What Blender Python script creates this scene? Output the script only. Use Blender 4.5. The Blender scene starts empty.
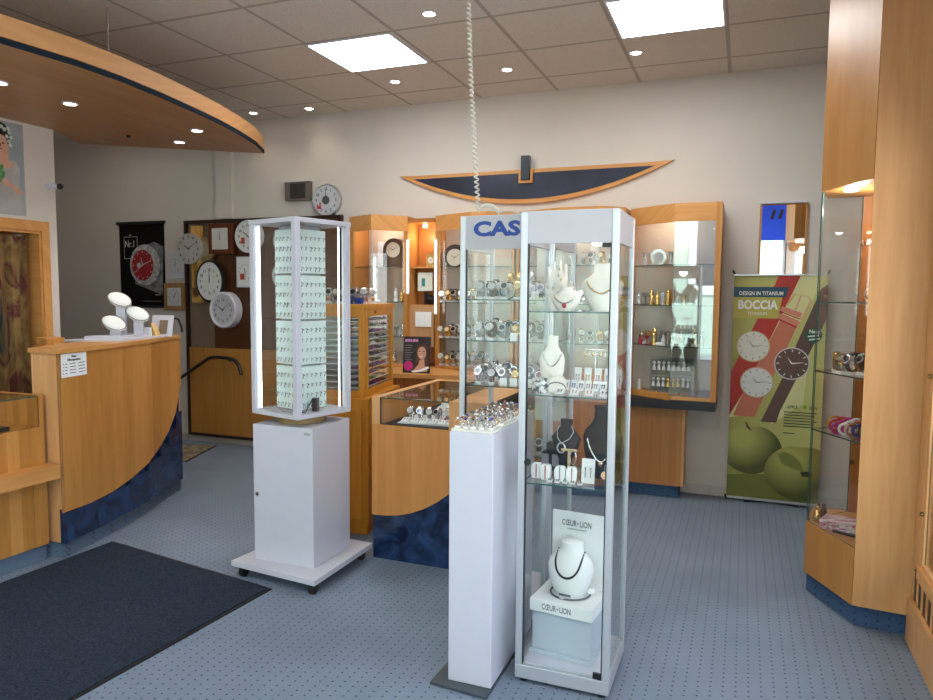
import bpy, bmesh, math, random
from mathutils import Vector, Matrix
random.seed(11)
S = bpy.context.scene
COL = S.collection
PI = math.pi

# ------------------------------------------------------------------ materials
def newmat(name):
    m = bpy.data.materials.new(name); m.use_nodes = True
    nt = m.node_tree
    b = nt.nodes['Principled BSDF']
    return m, nt, b

def mat(name, col, rough=0.5, metal=0.0, var=0.06, scale=18.0, spec=0.5, bump=0.0):
    """plain coloured procedural surface with a little noise in its tone"""
    m, nt, b = newmat(name)
    N = nt.nodes; L = nt.links
    tc = N.new('ShaderNodeTexCoord'); nz = N.new('ShaderNodeTexNoise')
    nz.inputs['Scale'].default_value = scale; nz.inputs['Detail'].default_value = 3
    L.new(tc.outputs['Object'], nz.inputs['Vector'])
    cr = N.new('ShaderNodeValToRGB')
    a = [max(0, c*(1-var)) for c in col]; c2 = [min(1, c*(1+var)) for c in col]
    cr.color_ramp.elements[0].position = .3; cr.color_ramp.elements[1].position = .7
    cr.color_ramp.elements[0].color = (*a, 1); cr.color_ramp.elements[1].color = (*c2, 1)
    L.new(nz.outputs['Fac'], cr.inputs['Fac']); L.new(cr.outputs['Color'], b.inputs['Base Color'])
    b.inputs['Roughness'].default_value = rough; b.inputs['Metallic'].default_value = metal
    b.inputs['Specular IOR Level'].default_value = spec
    if bump:
        bp = N.new('ShaderNodeBump'); bp.inputs['Strength'].default_value = bump; bp.inputs['Distance'].default_value = .004
        L.new(nz.outputs['Fac'], bp.inputs['Height']); L.new(bp.outputs['Normal'], b.inputs['Normal'])
    return m

def wood(name, c1, c2, grain='z', rough=0.38, stave=0.055, stavevar=0.35):
    m, nt, b = newmat(name); N = nt.nodes; L = nt.links
    tc = N.new('ShaderNodeTexCoord'); sp = N.new('ShaderNodeSeparateXYZ'); L.new(tc.outputs['Object'], sp.inputs[0])
    def math_(op, a, bb=None):
        n = N.new('ShaderNodeMath'); n.operation = op
        for i, v in enumerate((a, bb)):
            if v is None: continue
            if isinstance(v, (int, float)): n.inputs[i].default_value = v
            else: L.new(v, n.inputs[i])
        return n.outputs[0]
    if grain == 'z': across = math_('ADD', sp.outputs['X'], math_('MULTIPLY', sp.outputs['Y'], 0.8)); along = sp.outputs['Z']
    elif grain == 'x': across = math_('ADD', sp.outputs['Y'], math_('MULTIPLY', sp.outputs['Z'], 0.8)); along = sp.outputs['X']
    else: across = math_('ADD', sp.outputs['X'], math_('MULTIPLY', sp.outputs['Z'], 0.8)); along = sp.outputs['Y']
    cb = N.new('ShaderNodeCombineXYZ')
    L.new(math_('MULTIPLY', across, 34.0), cb.inputs[0]); L.new(math_('MULTIPLY', along, 2.2), cb.inputs[1])
    nz = N.new('ShaderNodeTexNoise'); nz.inputs['Scale'].default_value = 1.0; nz.inputs['Detail'].default_value = 4
    nz.inputs['Distortion'].default_value = .4
    L.new(cb.outputs[0], nz.inputs['Vector'])
    st = math_('FLOOR', math_('DIVIDE', across, stave))
    wn = N.new('ShaderNodeTexWhiteNoise'); wn.noise_dimensions = '1D'; L.new(st, wn.inputs['W'])
    f = math_('ADD', math_('MULTIPLY', nz.outputs['Fac'], 1-stavevar), math_('MULTIPLY', wn.outputs['Value'], stavevar))
    cr = N.new('ShaderNodeValToRGB')
    cr.color_ramp.elements[0].position = .25; cr.color_ramp.elements[1].position = .75
    cr.color_ramp.elements[0].color = (*c1, 1); cr.color_ramp.elements[1].color = (*c2, 1)
    L.new(f, cr.inputs['Fac']); L.new(cr.outputs['Color'], b.inputs['Base Color'])
    b.inputs['Roughness'].default_value = rough; b.inputs['Specular IOR Level'].default_value = .35
    return m

def glass(name, tint=(.965, .985, .975), boost=1.0, rough=0.0):
    m = bpy.data.materials.new(name); m.use_nodes = True; nt = m.node_tree; N = nt.nodes; L = nt.links
    for n in list(N): N.remove(n)
    o = N.new('ShaderNodeOutputMaterial'); mx = N.new('ShaderNodeMixShader')
    t = N.new('ShaderNodeBsdfTransparent'); t.inputs[0].default_value = (*tint, 1)
    g = N.new('ShaderNodeBsdfGlossy'); g.inputs['Roughness'].default_value = rough
    g.inputs['Color'].default_value = (1, 1, 1, 1)
    lw = N.new('ShaderNodeLayerWeight'); lw.inputs['Blend'].default_value = .5   # Schlick reflectance from the facing angle
    f5 = mnode(nt, 'POWER', lw.outputs['Facing'], 5.0)
    L.new(mnode(nt, 'MINIMUM', mnode(nt, 'MULTIPLY', mnode(nt, 'ADD', mnode(nt, 'MULTIPLY', f5, .9), .035), boost), 1.0), mx.inputs[0])
    L.new(t.outputs[0], mx.inputs[1]); L.new(g.outputs[0], mx.inputs[2]); L.new(mx.outputs[0], o.inputs[0])
    return m

def emit(name, col, s):
    m = bpy.data.materials.new(name); m.use_nodes = True; nt = m.node_tree
    b = nt.nodes['Principled BSDF']
    b.inputs['Base Color'].default_value = (*col, 1)
    b.inputs['Emission Color'].default_value = (*col, 1); b.inputs['Emission Strength'].default_value = s
    return m

def mnode(nt, op, a, b=None, c=None):
    n = nt.nodes.new('ShaderNodeMath'); n.operation = op
    for i, v in enumerate((a, b, c)):
        if v is None: continue
        if isinstance(v, (int, float)): n.inputs[i].default_value = v
        else: nt.links.new(v, n.inputs[i])
    return n.outputs[0]

def carpet_mat(name, base, dot):
    m, nt, b = newmat(name); N = nt.nodes; L = nt.links
    geo = N.new('ShaderNodeNewGeometry'); sp = N.new('ShaderNodeSeparateXYZ'); L.new(geo.outputs['Position'], sp.inputs[0])
    px, py = .047, .036
    cx = mnode(nt, 'DIVIDE', sp.outputs['X'], px)
    ix = mnode(nt, 'FLOOR', cx)
    off = mnode(nt, 'MULTIPLY', mnode(nt, 'MODULO', mnode(nt, 'ABSOLUTE', ix), 2.0), .5)
    yz = mnode(nt, 'ADD', sp.outputs['Y'], sp.outputs['Z'])
    cy = mnode(nt, 'ADD', mnode(nt, 'DIVIDE', yz, py), off)
    fx = mnode(nt, 'SUBTRACT', mnode(nt, 'FRACT', cx), .5); fy = mnode(nt, 'SUBTRACT', mnode(nt, 'FRACT', cy), .5)
    dx = mnode(nt, 'MULTIPLY', fx, px); dy = mnode(nt, 'MULTIPLY', fy, py)
    d = mnode(nt, 'SQRT', mnode(nt, 'ADD', mnode(nt, 'MULTIPLY', dx, dx), mnode(nt, 'MULTIPLY', dy, dy)))
    isdot = mnode(nt, 'LESS_THAN', d, .0045)
    nz = N.new('ShaderNodeTexNoise'); nz.inputs['Scale'].default_value = 260; nz.inputs['Detail'].default_value = 2
    L.new(geo.outputs['Position'], nz.inputs['Vector'])
    nz2 = N.new('ShaderNodeTexNoise'); nz2.inputs['Scale'].default_value = 2.2; L.new(geo.outputs['Position'], nz2.inputs['Vector'])
    v = mnode(nt, 'ADD', mnode(nt, 'MULTIPLY', nz.outputs['Fac'], .55), mnode(nt, 'MULTIPLY', nz2.outputs['Fac'], .45))
    cr = N.new('ShaderNodeValToRGB'); cr.color_ramp.elements[0].position = .3; cr.color_ramp.elements[1].position = .7
    cr.color_ramp.elements[0].color = (*[c*.78 for c in base], 1); cr.color_ramp.elements[1].color = (*[c*1.2 for c in base], 1)
    L.new(v, cr.inputs['Fac'])
    mx = N.new('ShaderNodeMix'); mx.data_type = 'RGBA'; L.new(isdot, mx.inputs[0]); L.new(cr.outputs[0], mx.inputs[6])
    mx.inputs[7].default_value = (*dot, 1); L.new(mx.outputs[2], b.inputs['Base Color'])
    b.inputs['Roughness'].default_value = .9; b.inputs['Specular IOR Level'].default_value = .25
    bp = N.new('ShaderNodeBump'); bp.inputs['Strength'].default_value = .35; bp.inputs['Distance'].default_value = .003
    L.new(nz.outputs['Fac'], bp.inputs['Height']); L.new(bp.outputs['Normal'], b.inputs['Normal'])
    return m

def ceiling_mat():
    m, nt, b = newmat('ceiling tiles'); N = nt.nodes; L = nt.links
    geo = N.new('ShaderNodeNewGeometry'); sp = N.new('ShaderNodeSeparateXYZ'); L.new(geo.outputs['Position'], sp.inputs[0])
    fx = mnode(nt, 'FRACT', mnode(nt, 'DIVIDE', mnode(nt, 'ADD', sp.outputs['X'], .16+.013+6.6*3), .66))
    fy = mnode(nt, 'FRACT', mnode(nt, 'DIVIDE', mnode(nt, 'ADD', sp.outputs['Y'], -5.375+.013+6.3), .63))
    g = mnode(nt, 'MAXIMUM', mnode(nt, 'LESS_THAN', fx, .026/.66), mnode(nt, 'LESS_THAN', fy, .026/.63))
    nz = N.new('ShaderNodeTexNoise'); nz.inputs['Scale'].default_value = 90; nz.inputs['Detail'].default_value = 3
    L.new(geo.outputs['Position'], nz.inputs['Vector'])
    cr = N.new('ShaderNodeValToRGB'); cr.color_ramp.elements[0].position = .3; cr.color_ramp.elements[1].position = .65
    cr.color_ramp.elements[0].color = (.60, .555, .49, 1); cr.color_ramp.elements[1].color = (.71, .66, .59, 1)
    L.new(nz.outputs['Fac'], cr.inputs['Fac'])
    mx = N.new('ShaderNodeMix'); mx.data_type = 'RGBA'; L.new(g, mx.inputs[0]); L.new(cr.outputs[0], mx.inputs[6])
    mx.inputs[7].default_value = (.42, .375, .32, 1); L.new(mx.outputs[2], b.inputs['Base Color'])
    b.inputs['Roughness'].default_value = .85
    return m

def marble_blue():
    m, nt, b = newmat('blue marbled laminate'); N = nt.nodes; L = nt.links
    tc = N.new('ShaderNodeTexCoord'); nz = N.new('ShaderNodeTexNoise'); nz.inputs['Scale'].default_value = 7
    nz.inputs['Detail'].default_value = 6; nz.inputs['Distortion'].default_value = 1.2
    L.new(tc.outputs['Object'], nz.inputs['Vector'])
    cr = N.new('ShaderNodeValToRGB'); e = cr.color_ramp.elements; e[0].position = .35; e[1].position = .7
    e[0].color = (.004, .010, .035, 1); e[1].color = (.022, .055, .15, 1)
    L.new(nz.outputs['Fac'], cr.inputs['Fac']); L.new(cr.outputs[0], b.inputs['Base Color'])
    b.inputs['Roughness'].default_value = .16
    return m

def curtain_mat(name, cols, sc=(9, 9, 3)):
    m, nt, b = newmat(name); N = nt.nodes; L = nt.links
    tc = N.new('ShaderNodeTexCoord'); mp = N.new('ShaderNodeMapping'); mp.inputs['Scale'].default_value = sc
    L.new(tc.outputs['Object'], mp.inputs[0]); nz = N.new('ShaderNodeTexNoise'); nz.inputs['Scale'].default_value = 1
    nz.inputs['Detail'].default_value = 4; nz.inputs['Distortion'].default_value = .8; L.new(mp.outputs[0], nz.inputs['Vector'])
    cr = N.new('ShaderNodeValToRGB'); e = cr.color_ramp.elements
    while len(e) < len(cols): e.new(.5)
    for i, c in enumerate(cols):
        e[i].position = .28 + .44*i/(len(cols)-1); e[i].color = (*c, 1)
    L.new(nz.outputs['Fac'], cr.inputs['Fac']); L.new(cr.outputs[0], b.inputs['Base Color'])
    b.inputs['Roughness'].default_value = .8
    return m

WOOD = wood('beech veneer', (.42, .175, .036), (.60, .28, .075))
WOODX = wood('beech veneer horizontal', (.52, .23, .060), (.66, .32, .105), 'x', stavevar=.15)
WOODY = wood('beech veneer along', (.52, .23, .060), (.66, .32, .105), 'y', stavevar=.15)
WOODR = wood('beech veneer pale', (.60, .295, .110), (.73, .395, .17), stavevar=.12, stave=.11)
WOODD = wood('beech veneer dark', (.34, .115, .028), (.50, .20, .055), stavevar=.2)
PINE = wood('varnished honey pine', (.52, .20, .018), (.70, .31, .035), stavevar=.15, rough=.3)
WALNUT = wood('dark red brown wood', (.10, .022, .010), (.19, .05, .02), rough=.3)
CANOPY = wood('canopy underside veneer', (.36, .17, .065), (.50, .26, .105), 'y', stavevar=.15, stave=.09)
BLUE = marble_blue()
CARPET = carpet_mat('blue dotted carpet', (.19, .23, .295), (.05, .07, .105))
PLINTHC = carpet_mat('carpet clad plinth', (.055, .105, .21), (.02, .035, .07))
PLINTHL = carpet_mat('shaded carpet cladding', (.11,.15,.205), (.04,.06,.09))  # darker copy of the floor carpet, counter shade put into the colour
MATC = mat('charcoal blue mat pile', (.026, .034, .052), .95, var=.5, scale=140, spec=.1, bump=.5)
RUBBER = mat('black rubber', (.006, .006, .008), .5)
WALL = mat('warm white plaster', (.64, .58, .52), .9, var=.02, scale=3, spec=.2)
WALL2 = mat('greyish plaster', (.56, .53, .48), .9, var=.02, scale=3, spec=.2)
CEIL = ceiling_mat()
WHITE = mat('white lacquer', (.58, .575, .64), .3, var=.01)
PAPER = mat('white paper', (.82, .82, .80), .8, var=.02)
CREAM = mat('cream leatherette', (.80, .76, .68), .55, var=.03)
ALU = mat('satin aluminium', (.60, .60, .63), .35, .55, var=.02)
ALU2 = mat('grey lacquered header', (.47, .46, .49), .4, .15, var=.01)
CHROME = mat('chrome', (.62, .62, .64), .28, 1.0, var=.02)
STEEL = mat('brushed steel', (.62, .60, .57), .25, .9, var=.15, scale=60)
GOLD = mat('gold', (.85, .56, .18), .22, .95, var=.1, scale=60)
ROSE = mat('rose gold', (.80, .48, .33), .25, .9, var=.1, scale=60)
BLACK = mat('black plastic', (.010, .010, .012), .4)
DARKM = mat('dark leatherette', (.012, .010, .012), .55, spec=.3)
BROWNL = mat('brown leather', (.12, .045, .018), .5)
REDM = mat('red leatherette', (.45, .012, .015), .45)
BLUEM = mat('royal blue fabric', (.012, .035, .30), .5)
TEALM = mat('teal fabric', (.02, .22, .22), .5)
GREENM = mat('green fabric', (.05, .22, .06), .5)
PURP = mat('magenta fabric', (.45, .02, .22), .5)
GREYM = mat('grey fabric', (.25, .25, .26), .6)
BOXGREY = mat('pale blue grey board', (.48, .54, .60), .6, var=.01)
GLASS = glass('clear glass', (.985, .993, .989), .9)
GLASSR = glass('reflection boosted glass', (.93,.97,.95), 5.5)  # ordinary pane glass, mirror strength raised to brighten the house reflection in one door
GLASSG = glass('green tinted shelf glass', (.95, .98, .965), 1.0)
GLASSD = glass('smoked brown glass', (.86, .80, .74), 1.0)
GEDGE = mat('glass edge green', (.035, .09, .075), .2)
GEDGEL = mat('glass edge light', (.45, .58, .55), .2)
MIRROR = mat('mirror silver', (.9, .92, .92), .01, 1.0, var=.0)
MINT = mat('pale mint board', (.74, .86, .83), .4, var=.02)
LED = emit('led strip', (.95, 1.0, 1.0), 5.0)
TUBE = emit('lit tube lamp', (1.0, .93, .82), 5.0)
PANEL = emit('lit ceiling diffuser', (.93, .98, 1.0), 9.0)
BULB = emit('lit halogen bulb', (1.0, .88, .70), 16.0)
BULBC = emit('lit cool bulb', (.95, .95, 1.0), 12.0)
INK = mat('dark print ink', (.03, .03, .035), .6)
NAVY = mat('navy print', (.01, .035, .10), .6)
LETTER = mat('blue vinyl lettering', (.008, .05, .30), .4)
SKIN = mat('printed skin tone', (.62, .34, .23), .6, var=.08)
HAIRB = mat('printed brown hair', (.10, .04, .02), .6, var=.3)
HAIRD = mat('printed dark hair', (.015, .010, .010), .6, var=.3)

# ------------------------------------------------------------------ mesh builder
class M:
    def __init__(s, T=None):
        s.bm = bmesh.new(); s.T = T or Matrix()
    def v(s, p): return s.bm.verts.new(s.T @ Vector(p))
    def f(s, vs, mi=0):
        try: fa = s.bm.faces.new(vs); fa.material_index = mi; return fa
        except ValueError: return None
    def box(s, x0, x1, y0, y1, z0, z1, mi=0, edge=None):
        a = [s.v(p) for p in ((x0,y0,z0),(x1,y0,z0),(x1,y1,z0),(x0,y1,z0),(x0,y0,z1),(x1,y0,z1),(x1,y1,z1),(x0,y1,z1))]
        F = [((0,3,2,1),'z'),((4,5,6,7),'z'),((0,1,5,4),'y'),((2,3,7,6),'y'),((1,2,6,5),'x'),((3,0,4,7),'x')]
        d = {'x': abs(x1-x0), 'y': abs(y1-y0), 'z': abs(z1-z0)}; thin = min(d, key=d.get)
        for idx, ax in F:
            s.f([a[i] for i in idx], mi if (edge is None or ax == thin) else edge)
        return s
    def ob(s, c, size, rz=0, rx=0, ry=0, mi=0, edge=None):
        T = s.T; s.T = T @ Matrix.Translation(c) @ Matrix.Rotation(rz,4,'Z') @ Matrix.Rotation(ry,4,'Y') @ Matrix.Rotation(rx,4,'X')
        a, b, h = [q/2 for q in size]; s.box(-a,a,-b,b,-h,h,mi,edge); s.T = T; return s
    def prism(s, poly, z0, z1, mi=0, side=None):
        n = len(poly)
        A = sum(poly[i][0]*poly[(i+1)%n][1]-poly[(i+1)%n][0]*poly[i][1] for i in range(n))
        if A < 0: poly = poly[::-1]
        lo = [s.v((p[0],p[1],z0)) for p in poly]; hi = [s.v((p[0],p[1],z1)) for p in poly]
        s.f(lo[::-1], mi); s.f(hi, mi)
        for i in range(n): s.f([lo[i],lo[(i+1)%n],hi[(i+1)%n],hi[i]], mi if side is None else side)
        return s
    def wallprism(s, poly, y0, y1, mi=0):
        """polygon in x,z extruded in y"""
        T = s.T; s.T = T @ Matrix(((1,0,0,0),(0,0,1,0),(0,1,0,0),(0,0,0,1)))
        s.prism(poly, y0, y1, mi); s.T = T; return s
    def seg(s, p, q, th, z0, z1, mi=0, edge=None, off=0):
        """upright slab between two plan points"""
        p = Vector((p[0],p[1],0)); q = Vector((q[0],q[1],0)); d = q-p; c = (p+q)/2
        n = Vector((-d.y,d.x,0)).normalized()*off
        return s.ob((c.x+n.x,c.y+n.y,(z0+z1)/2),(d.length,th,z1-z0),math.atan2(d.y,d.x),mi=mi,edge=edge)
    def cyl(s, p, q, r0, r1=None, n=16, mi=0, cap=True):
        r1 = r0 if r1 is None else r1
        p = Vector(p); q = Vector(q); d = (q-p).normalized()
        a = d.orthogonal().normalized(); b = d.cross(a)
        A = [s.v(p+(a*math.cos(2*PI*i/n)+b*math.sin(2*PI*i/n))*r0) for i in range(n)]
        B = [s.v(q+(a*math.cos(2*PI*i/n)+b*math.sin(2*PI*i/n))*r1) for i in range(n)]
        for i in range(n): s.f([A[i],A[(i+1)%n],B[(i+1)%n],B[i]], mi)
        if cap: s.f(A[::-1], mi); s.f(B, mi)
        return s
    def tube(s, pts, r, n=8, closed=False, mi=0):
        pts = [Vector(p) for p in pts]; k = len(pts); rings = []; up = None
        for i in range(k):
            if closed: t = pts[(i+1)%k]-pts[(i-1)%k]
            else: t = pts[min(i+1,k-1)]-pts[max(i-1,0)]
            t.normalize()
            a = t.orthogonal().normalized() if up is None else (up-t*up.dot(t)).normalized()
            up = a; b = t.cross(a)
            rr = r[i] if isinstance(r,(list,tuple)) else r
            rings.append([s.v(pts[i]+(a*math.cos(2*PI*j/n)+b*math.sin(2*PI*j/n))*rr) for j in range(n)])
        for i in range(k if closed else k-1):
            A = rings[i]; B = rings[(i+1)%k]
            for j in range(n): s.f([A[j],A[(j+1)%n],B[(j+1)%n],B[j]], mi)
        if not closed: s.f(rings[0][::-1], mi); s.f(rings[-1], mi)
        return s
    def loft(s, rings, n=20, mi=0):
        """rings: (cx,cy,z,rx,ry)"""
        R = [[s.v((cx+rx*math.cos(2*PI*j/n), cy+ry*math.sin(2*PI*j/n), z)) for j in range(n)] for cx,cy,z,rx,ry in rings]
        for A, B in zip(R, R[1:]):
            for j in range(n): s.f([A[j],A[(j+1)%n],B[(j+1)%n],B[j]], mi)
        s.f(R[0][::-1], mi); s.f(R[-1], mi); return s
    def ball(s, c, r, sc=(1,1,1), n=12, mi=0):
        k = n//2
        return s.loft([(c[0],c[1],c[2]-r*sc[2]*math.cos(PI*(i+.15)/(k+.3)),r*sc[0]*math.sin(PI*(i+.15)/(k+.3)),r*sc[1]*math.sin(PI*(i+.15)/(k+.3))) for i in range(k+1)], n, mi)
    def flat(s, poly, y, mi=0):
        """flat polygon in x,z facing -y, 0.4 mm thick"""
        return s.wallprism(poly, y-.0004, y, mi)
    def build(s, name, mats, parent=None, smooth=False, bevel=0.0):
        bmesh.ops.recalc_face_normals(s.bm, faces=s.bm.faces)
        if parent is not None:
            s.bm.transform(fullmat(parent).inverted())
        me = bpy.data.meshes.new(name); s.bm.to_mesh(me); s.bm.free()
        for mm in (mats if isinstance(mats,(list,tuple)) else [mats]): me.materials.append(mm)
        if smooth:
            for p in me.polygons: p.use_smooth = True
        o = bpy.data.objects.new(name, me); COL.objects.link(o)
        if parent is not None: o.parent = parent
        if smooth:
            es = o.modifiers.new('split','EDGE_SPLIT'); es.split_angle = math.radians(42)
        if bevel:
            bv = o.modifiers.new('bevel','BEVEL'); bv.width = bevel; bv.segments = 2; bv.limit_method = 'ANGLE'
        return o

def fullmat(o):
    m = Matrix()
    while o is not None:
        m = o.matrix_basis @ m; o = o.parent
    return m
def tag(o, label, cat, group=None, kind=None):
    o['label'] = label; o['category'] = cat
    if group: o['group'] = group
    if kind: o['kind'] = kind
    return o
def thing(name, label, cat, loc, rz=0, group=None):
    o = bpy.data.objects.new(name, None); COL.objects.link(o); o.empty_display_size = .05
    o.location = loc; o.rotation_euler = (0,0,rz)
    o.matrix_basis = Matrix.Translation(loc) @ Matrix.Rotation(rz,4,'Z')
    return tag(o, label, cat, group)
def struct(o):
    o['kind'] = 'structure'; return o
def copy_tree(o, parent=None):
    c = o.copy(); COL.objects.link(c); c.parent = parent
    for ch in KIDS.get(o.name, [k for k in o.children]): copy_tree(ch, c)
    return c
KIDS = {}
def put(proto, loc, rz=0, sc=1.0, label=None, group=None, cat=None):
    """first use moves the prototype itself, later uses copy it with its parts"""
    if proto.get('_used'):
        o = copy_tree(proto)
    else:
        proto['_used'] = 1; o = proto
    o.location = loc; o.rotation_euler = (0,0,rz); o.scale = (sc,sc,sc)
    if label: o['label'] = label
    if cat: o['category'] = cat
    if group: o['group'] = group
    elif 'group' in o.keys() and group is not None: del o['group']
    return o

def text(s, size, m, origin, xd=(1,0,0), up=(0,0,1), parent=None, name='lettering', ext=.0004, bold=0, sx=1.0, align='LEFT', lab=None):
    cu = bpy.data.curves.new('t','FONT'); cu.body = s; cu.size = size; cu.extrude = ext; cu.offset = bold; cu.align_x = align
    cu.resolution_u = 3
    ob = bpy.data.objects.new('t', cu); COL.objects.link(ob)
    dg = bpy.context.evaluated_depsgraph_get(); me = bpy.data.meshes.new_from_object(ob.evaluated_get(dg))
    bpy.data.objects.remove(ob); bpy.data.curves.remove(cu)
    xd = Vector(xd).normalized(); up = Vector(up).normalized(); n = xd.cross(up)
    T = Matrix(((xd.x*sx,up.x,n.x,origin[0]),(xd.y*sx,up.y,n.y,origin[1]),(xd.z*sx,up.z,n.z,origin[2]),(0,0,0,1)))
    if parent is not None: T = fullmat(parent).inverted() @ T
    me.transform(T); me.materials.clear(); me.materials.append(m); me.name = name
    o = bpy.data.objects.new(name, me); COL.objects.link(o)
    if parent is not None: o.parent = parent
    return o

def circ(cx, cz, r, n=28, sx=1.0, a0=0, a1=2*PI):
    return [(cx+r*sx*math.cos(a0+(a1-a0)*i/n), cz+r*math.sin(a0+(a1-a0)*i/n)) for i in range(n if abs(a1-a0-2*PI)<1e-6 else n+1)]

# ------------------------------------------------------------------ camera
F, PT, YW, RL, CH = 702.3, math.radians(4.5), math.radians(21.5), math.radians(.45), 1.55
fw = Vector((-math.sin(YW)*math.cos(PT), math.cos(YW)*math.cos(PT), -math.sin(PT)))
rt = Vector((math.cos(YW), math.sin(YW), 0)); up = rt.cross(fw)
cx = rt*math.cos(RL)+up*math.sin(RL); cy = -rt*math.sin(RL)+up*math.cos(RL); cz = -fw
cam = bpy.data.cameras.new('camera'); co = bpy.data.objects.new('camera', cam); COL.objects.link(co)
co.matrix_world = Matrix(((cx.x,cy.x,cz.x,0),(cx.y,cy.y,cz.y,0),(cx.z,cy.z,cz.z,CH),(0,0,0,1)))
cam.sensor_width = 36; cam.lens = F/933*36; cam.clip_start = .05
S.camera = co

# ------------------------------------------------------------------ room shell
BW = 5.737; CZ = 3.22; LX = -4.72; RX = 1.45; FY = -1.6
struct(M().box(-7.4,RX+.1,FY-.1,BW+.1,-.08,0).build('floor', CARPET))
struct(M().box(-7.4,RX+.1,FY-.1,BW+.1,CZ,CZ+.1).build('ceiling', CEIL))
struct(M().box(-7.4,RX+.1,BW,BW+.12,0,CZ).build('wall_back', WALL))
struct(M().box(-7.52,-7.4,3.5,BW+.12,0,CZ).build('wall_far_left', WALL2))
w = M()   # left wall with door opening y 2.55..3.60, z 0..1.98
w.box(LX-.18,LX,3.615,3.745,0,CZ); w.box(LX-.18,LX,FY,2.55,0,CZ); w.box(LX-.18,LX,2.55,3.615,1.985,CZ)
w.box(-7.4,LX-.18,3.56,3.745,0,CZ)
struct(w.build('wall_left', WALL))
# front wall with shop windows
w = M()
w.box(-7.4,RX+.1,FY-.12,FY,0,.45); w.box(-7.4,RX+.1,FY-.12,FY,2.88,CZ)
for a,b in ((-7.4,-4.2),(-1.72,-1.6),(.62,.72),(1.35,RX+.1)): w.box(a,b,FY-.12,FY,.45,2.88)
struct(w.build('wall_front', WALL))
for i,(a,b) in enumerate(((-4.2,-1.72),(-1.6,.62),(.72,1.35))):
    fr = M(); fr.box(a,a+.05,FY-.09,FY-.03,.45,2.88); fr.box(b-.05,b,FY-.09,FY-.03,.45,2.88)
    fr.box(a+.05,b-.05,FY-.09,FY-.03,.45,.5); fr.box(a+.05,b-.05,FY-.09,FY-.03,2.83,2.88)
    o = struct(fr.build('window_%d'%(i+1), ALU))
    struct(M().box(a+.05,b-.05,FY-.065,FY-.059,.5,2.83).build('window_pane', GLASS, o))
# right wall with display window
w = M(); w.box(RX,RX+.12,FY,BW,0,.4); w.box(RX,RX+.12,FY,BW,2.7,CZ); w.box(RX,RX+.12,3.35,BW,.4,2.7); w.box(RX,RX+.12,FY,-1.2,.4,2.7)
struct(w.build('wall_right', WALL))
fr = M(); fr.box(RX+.02,RX+.08,-1.2,-1.14,.4,2.7); fr.box(RX+.02,RX+.08,3.29,3.35,.4,2.7); fr.box(RX+.02,RX+.08,-1.14,3.29,.4,.46); fr.box(RX+.02,RX+.08,-1.14,3.29,2.64,2.7)
o = struct(fr.build('window_4', ALU))
struct(M().box(RX+.045,RX+.051,-1.14,3.29,.46,2.64).build('window_pane', GLASS, o))
# chimney breast / pilaster and skirting
struct(M().box(-4.955,-4.76,BW-.035,BW,2.29,CZ).build('trim_1', WALL))
struct(M().box(-.38,.86,BW-.012,BW,.0,.075).build('baseboard_back', mat('cream skirting',(.55,.50,.46),.6)))
struct(M().box(-7.4,-5.4,BW-.012,BW,.0,.075).build('baseboard_back', mat('beige skirting',(.45,.40,.34),.6)))
# door in left wall: frame, reveal lining, curtain
fr = M(); fr.box(LX,LX+.015,3.615,3.675,0,2.05); fr.box(LX,LX+.015,2.48,2.55,0,2.05); fr.box(LX,LX+.015,2.55,3.615,1.98,2.05)
fr.box(LX-.20,LX,3.602,3.615,0,1.98); fr.box(LX-.20,LX,2.55,2.57,0,1.98); fr.box(LX-.20,LX,2.57,3.602,1.96,1.98)
do = struct(fr.build('door_1', WOODX))
struct(M().box(LX-.24,LX-.20,2.45,3.70,0,2.1).build('door_leaf', WOODD, do))
cu = M(); pts = []
for i in range(61):
    y = 2.6+.945*i/60; pts.append((LX-.07+.028*math.sin(i*.95)+.012*math.sin(i*2.3), y))
for i in range(60):
    (xa,ya),(xb,yb) = pts[i],pts[i+1]
    a = [cu.v((xa,ya,.03)),cu.v((xb,yb,.03)),cu.v((xb,yb,1.94)),cu.v((xa,ya,1.94))]; cu.f(a)
    a = [cu.v((xa-.004,ya,.03)),cu.v((xb-.004,yb,.03)),cu.v((xb-.004,yb,1.94)),cu.v((xa-.004,ya,1.94))]; cu.f(a[::-1])
tag(cu.build('curtain', curtain_mat('patterned curtain cloth',[(.02,.010,.008),(.16,.075,.02),(.24,.15,.045),(.09,.015,.012),(.17,.10,.03),(.012,.025,.025)],(6,6,2.6)), smooth=True),
    'brown and ochre patterned curtain hanging in the doorway on the left', 'curtain')
# ceiling light panels
def panel(cxx, cyy, lab):
    t = thing('ceiling_light', lab, 'ceiling light', (cxx,cyy,CZ))
    f = M(); f.box(cxx-.322,cxx+.322,cyy-.307,cyy-.292,CZ-.006,CZ); f.box(cxx-.322,cxx+.322,cyy+.292,cyy+.307,CZ-.006,CZ)
    f.box(cxx-.322,cxx-.307,cyy-.292,cyy+.292,CZ-.006,CZ); f.box(cxx+.307,cxx+.322,cyy-.292,cyy+.292,CZ-.006,CZ)
    f.build('frame', WHITE, t); M().box(cxx-.307,cxx+.307,cyy-.292,cyy+.292,CZ-.005,CZ-.001).build('diffuser', PANEL, t)
panel(-2.495,4.44,'square lit ceiling panel left of the hanging coiled cord')
panel(-.485,4.44,'square lit ceiling panel at the right, near the tall wooden column')
panel(-2.495,.65,'square lit ceiling panel above the shop entrance side')
panel(-.485,.65,'square lit ceiling panel behind the camera on the right')
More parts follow.
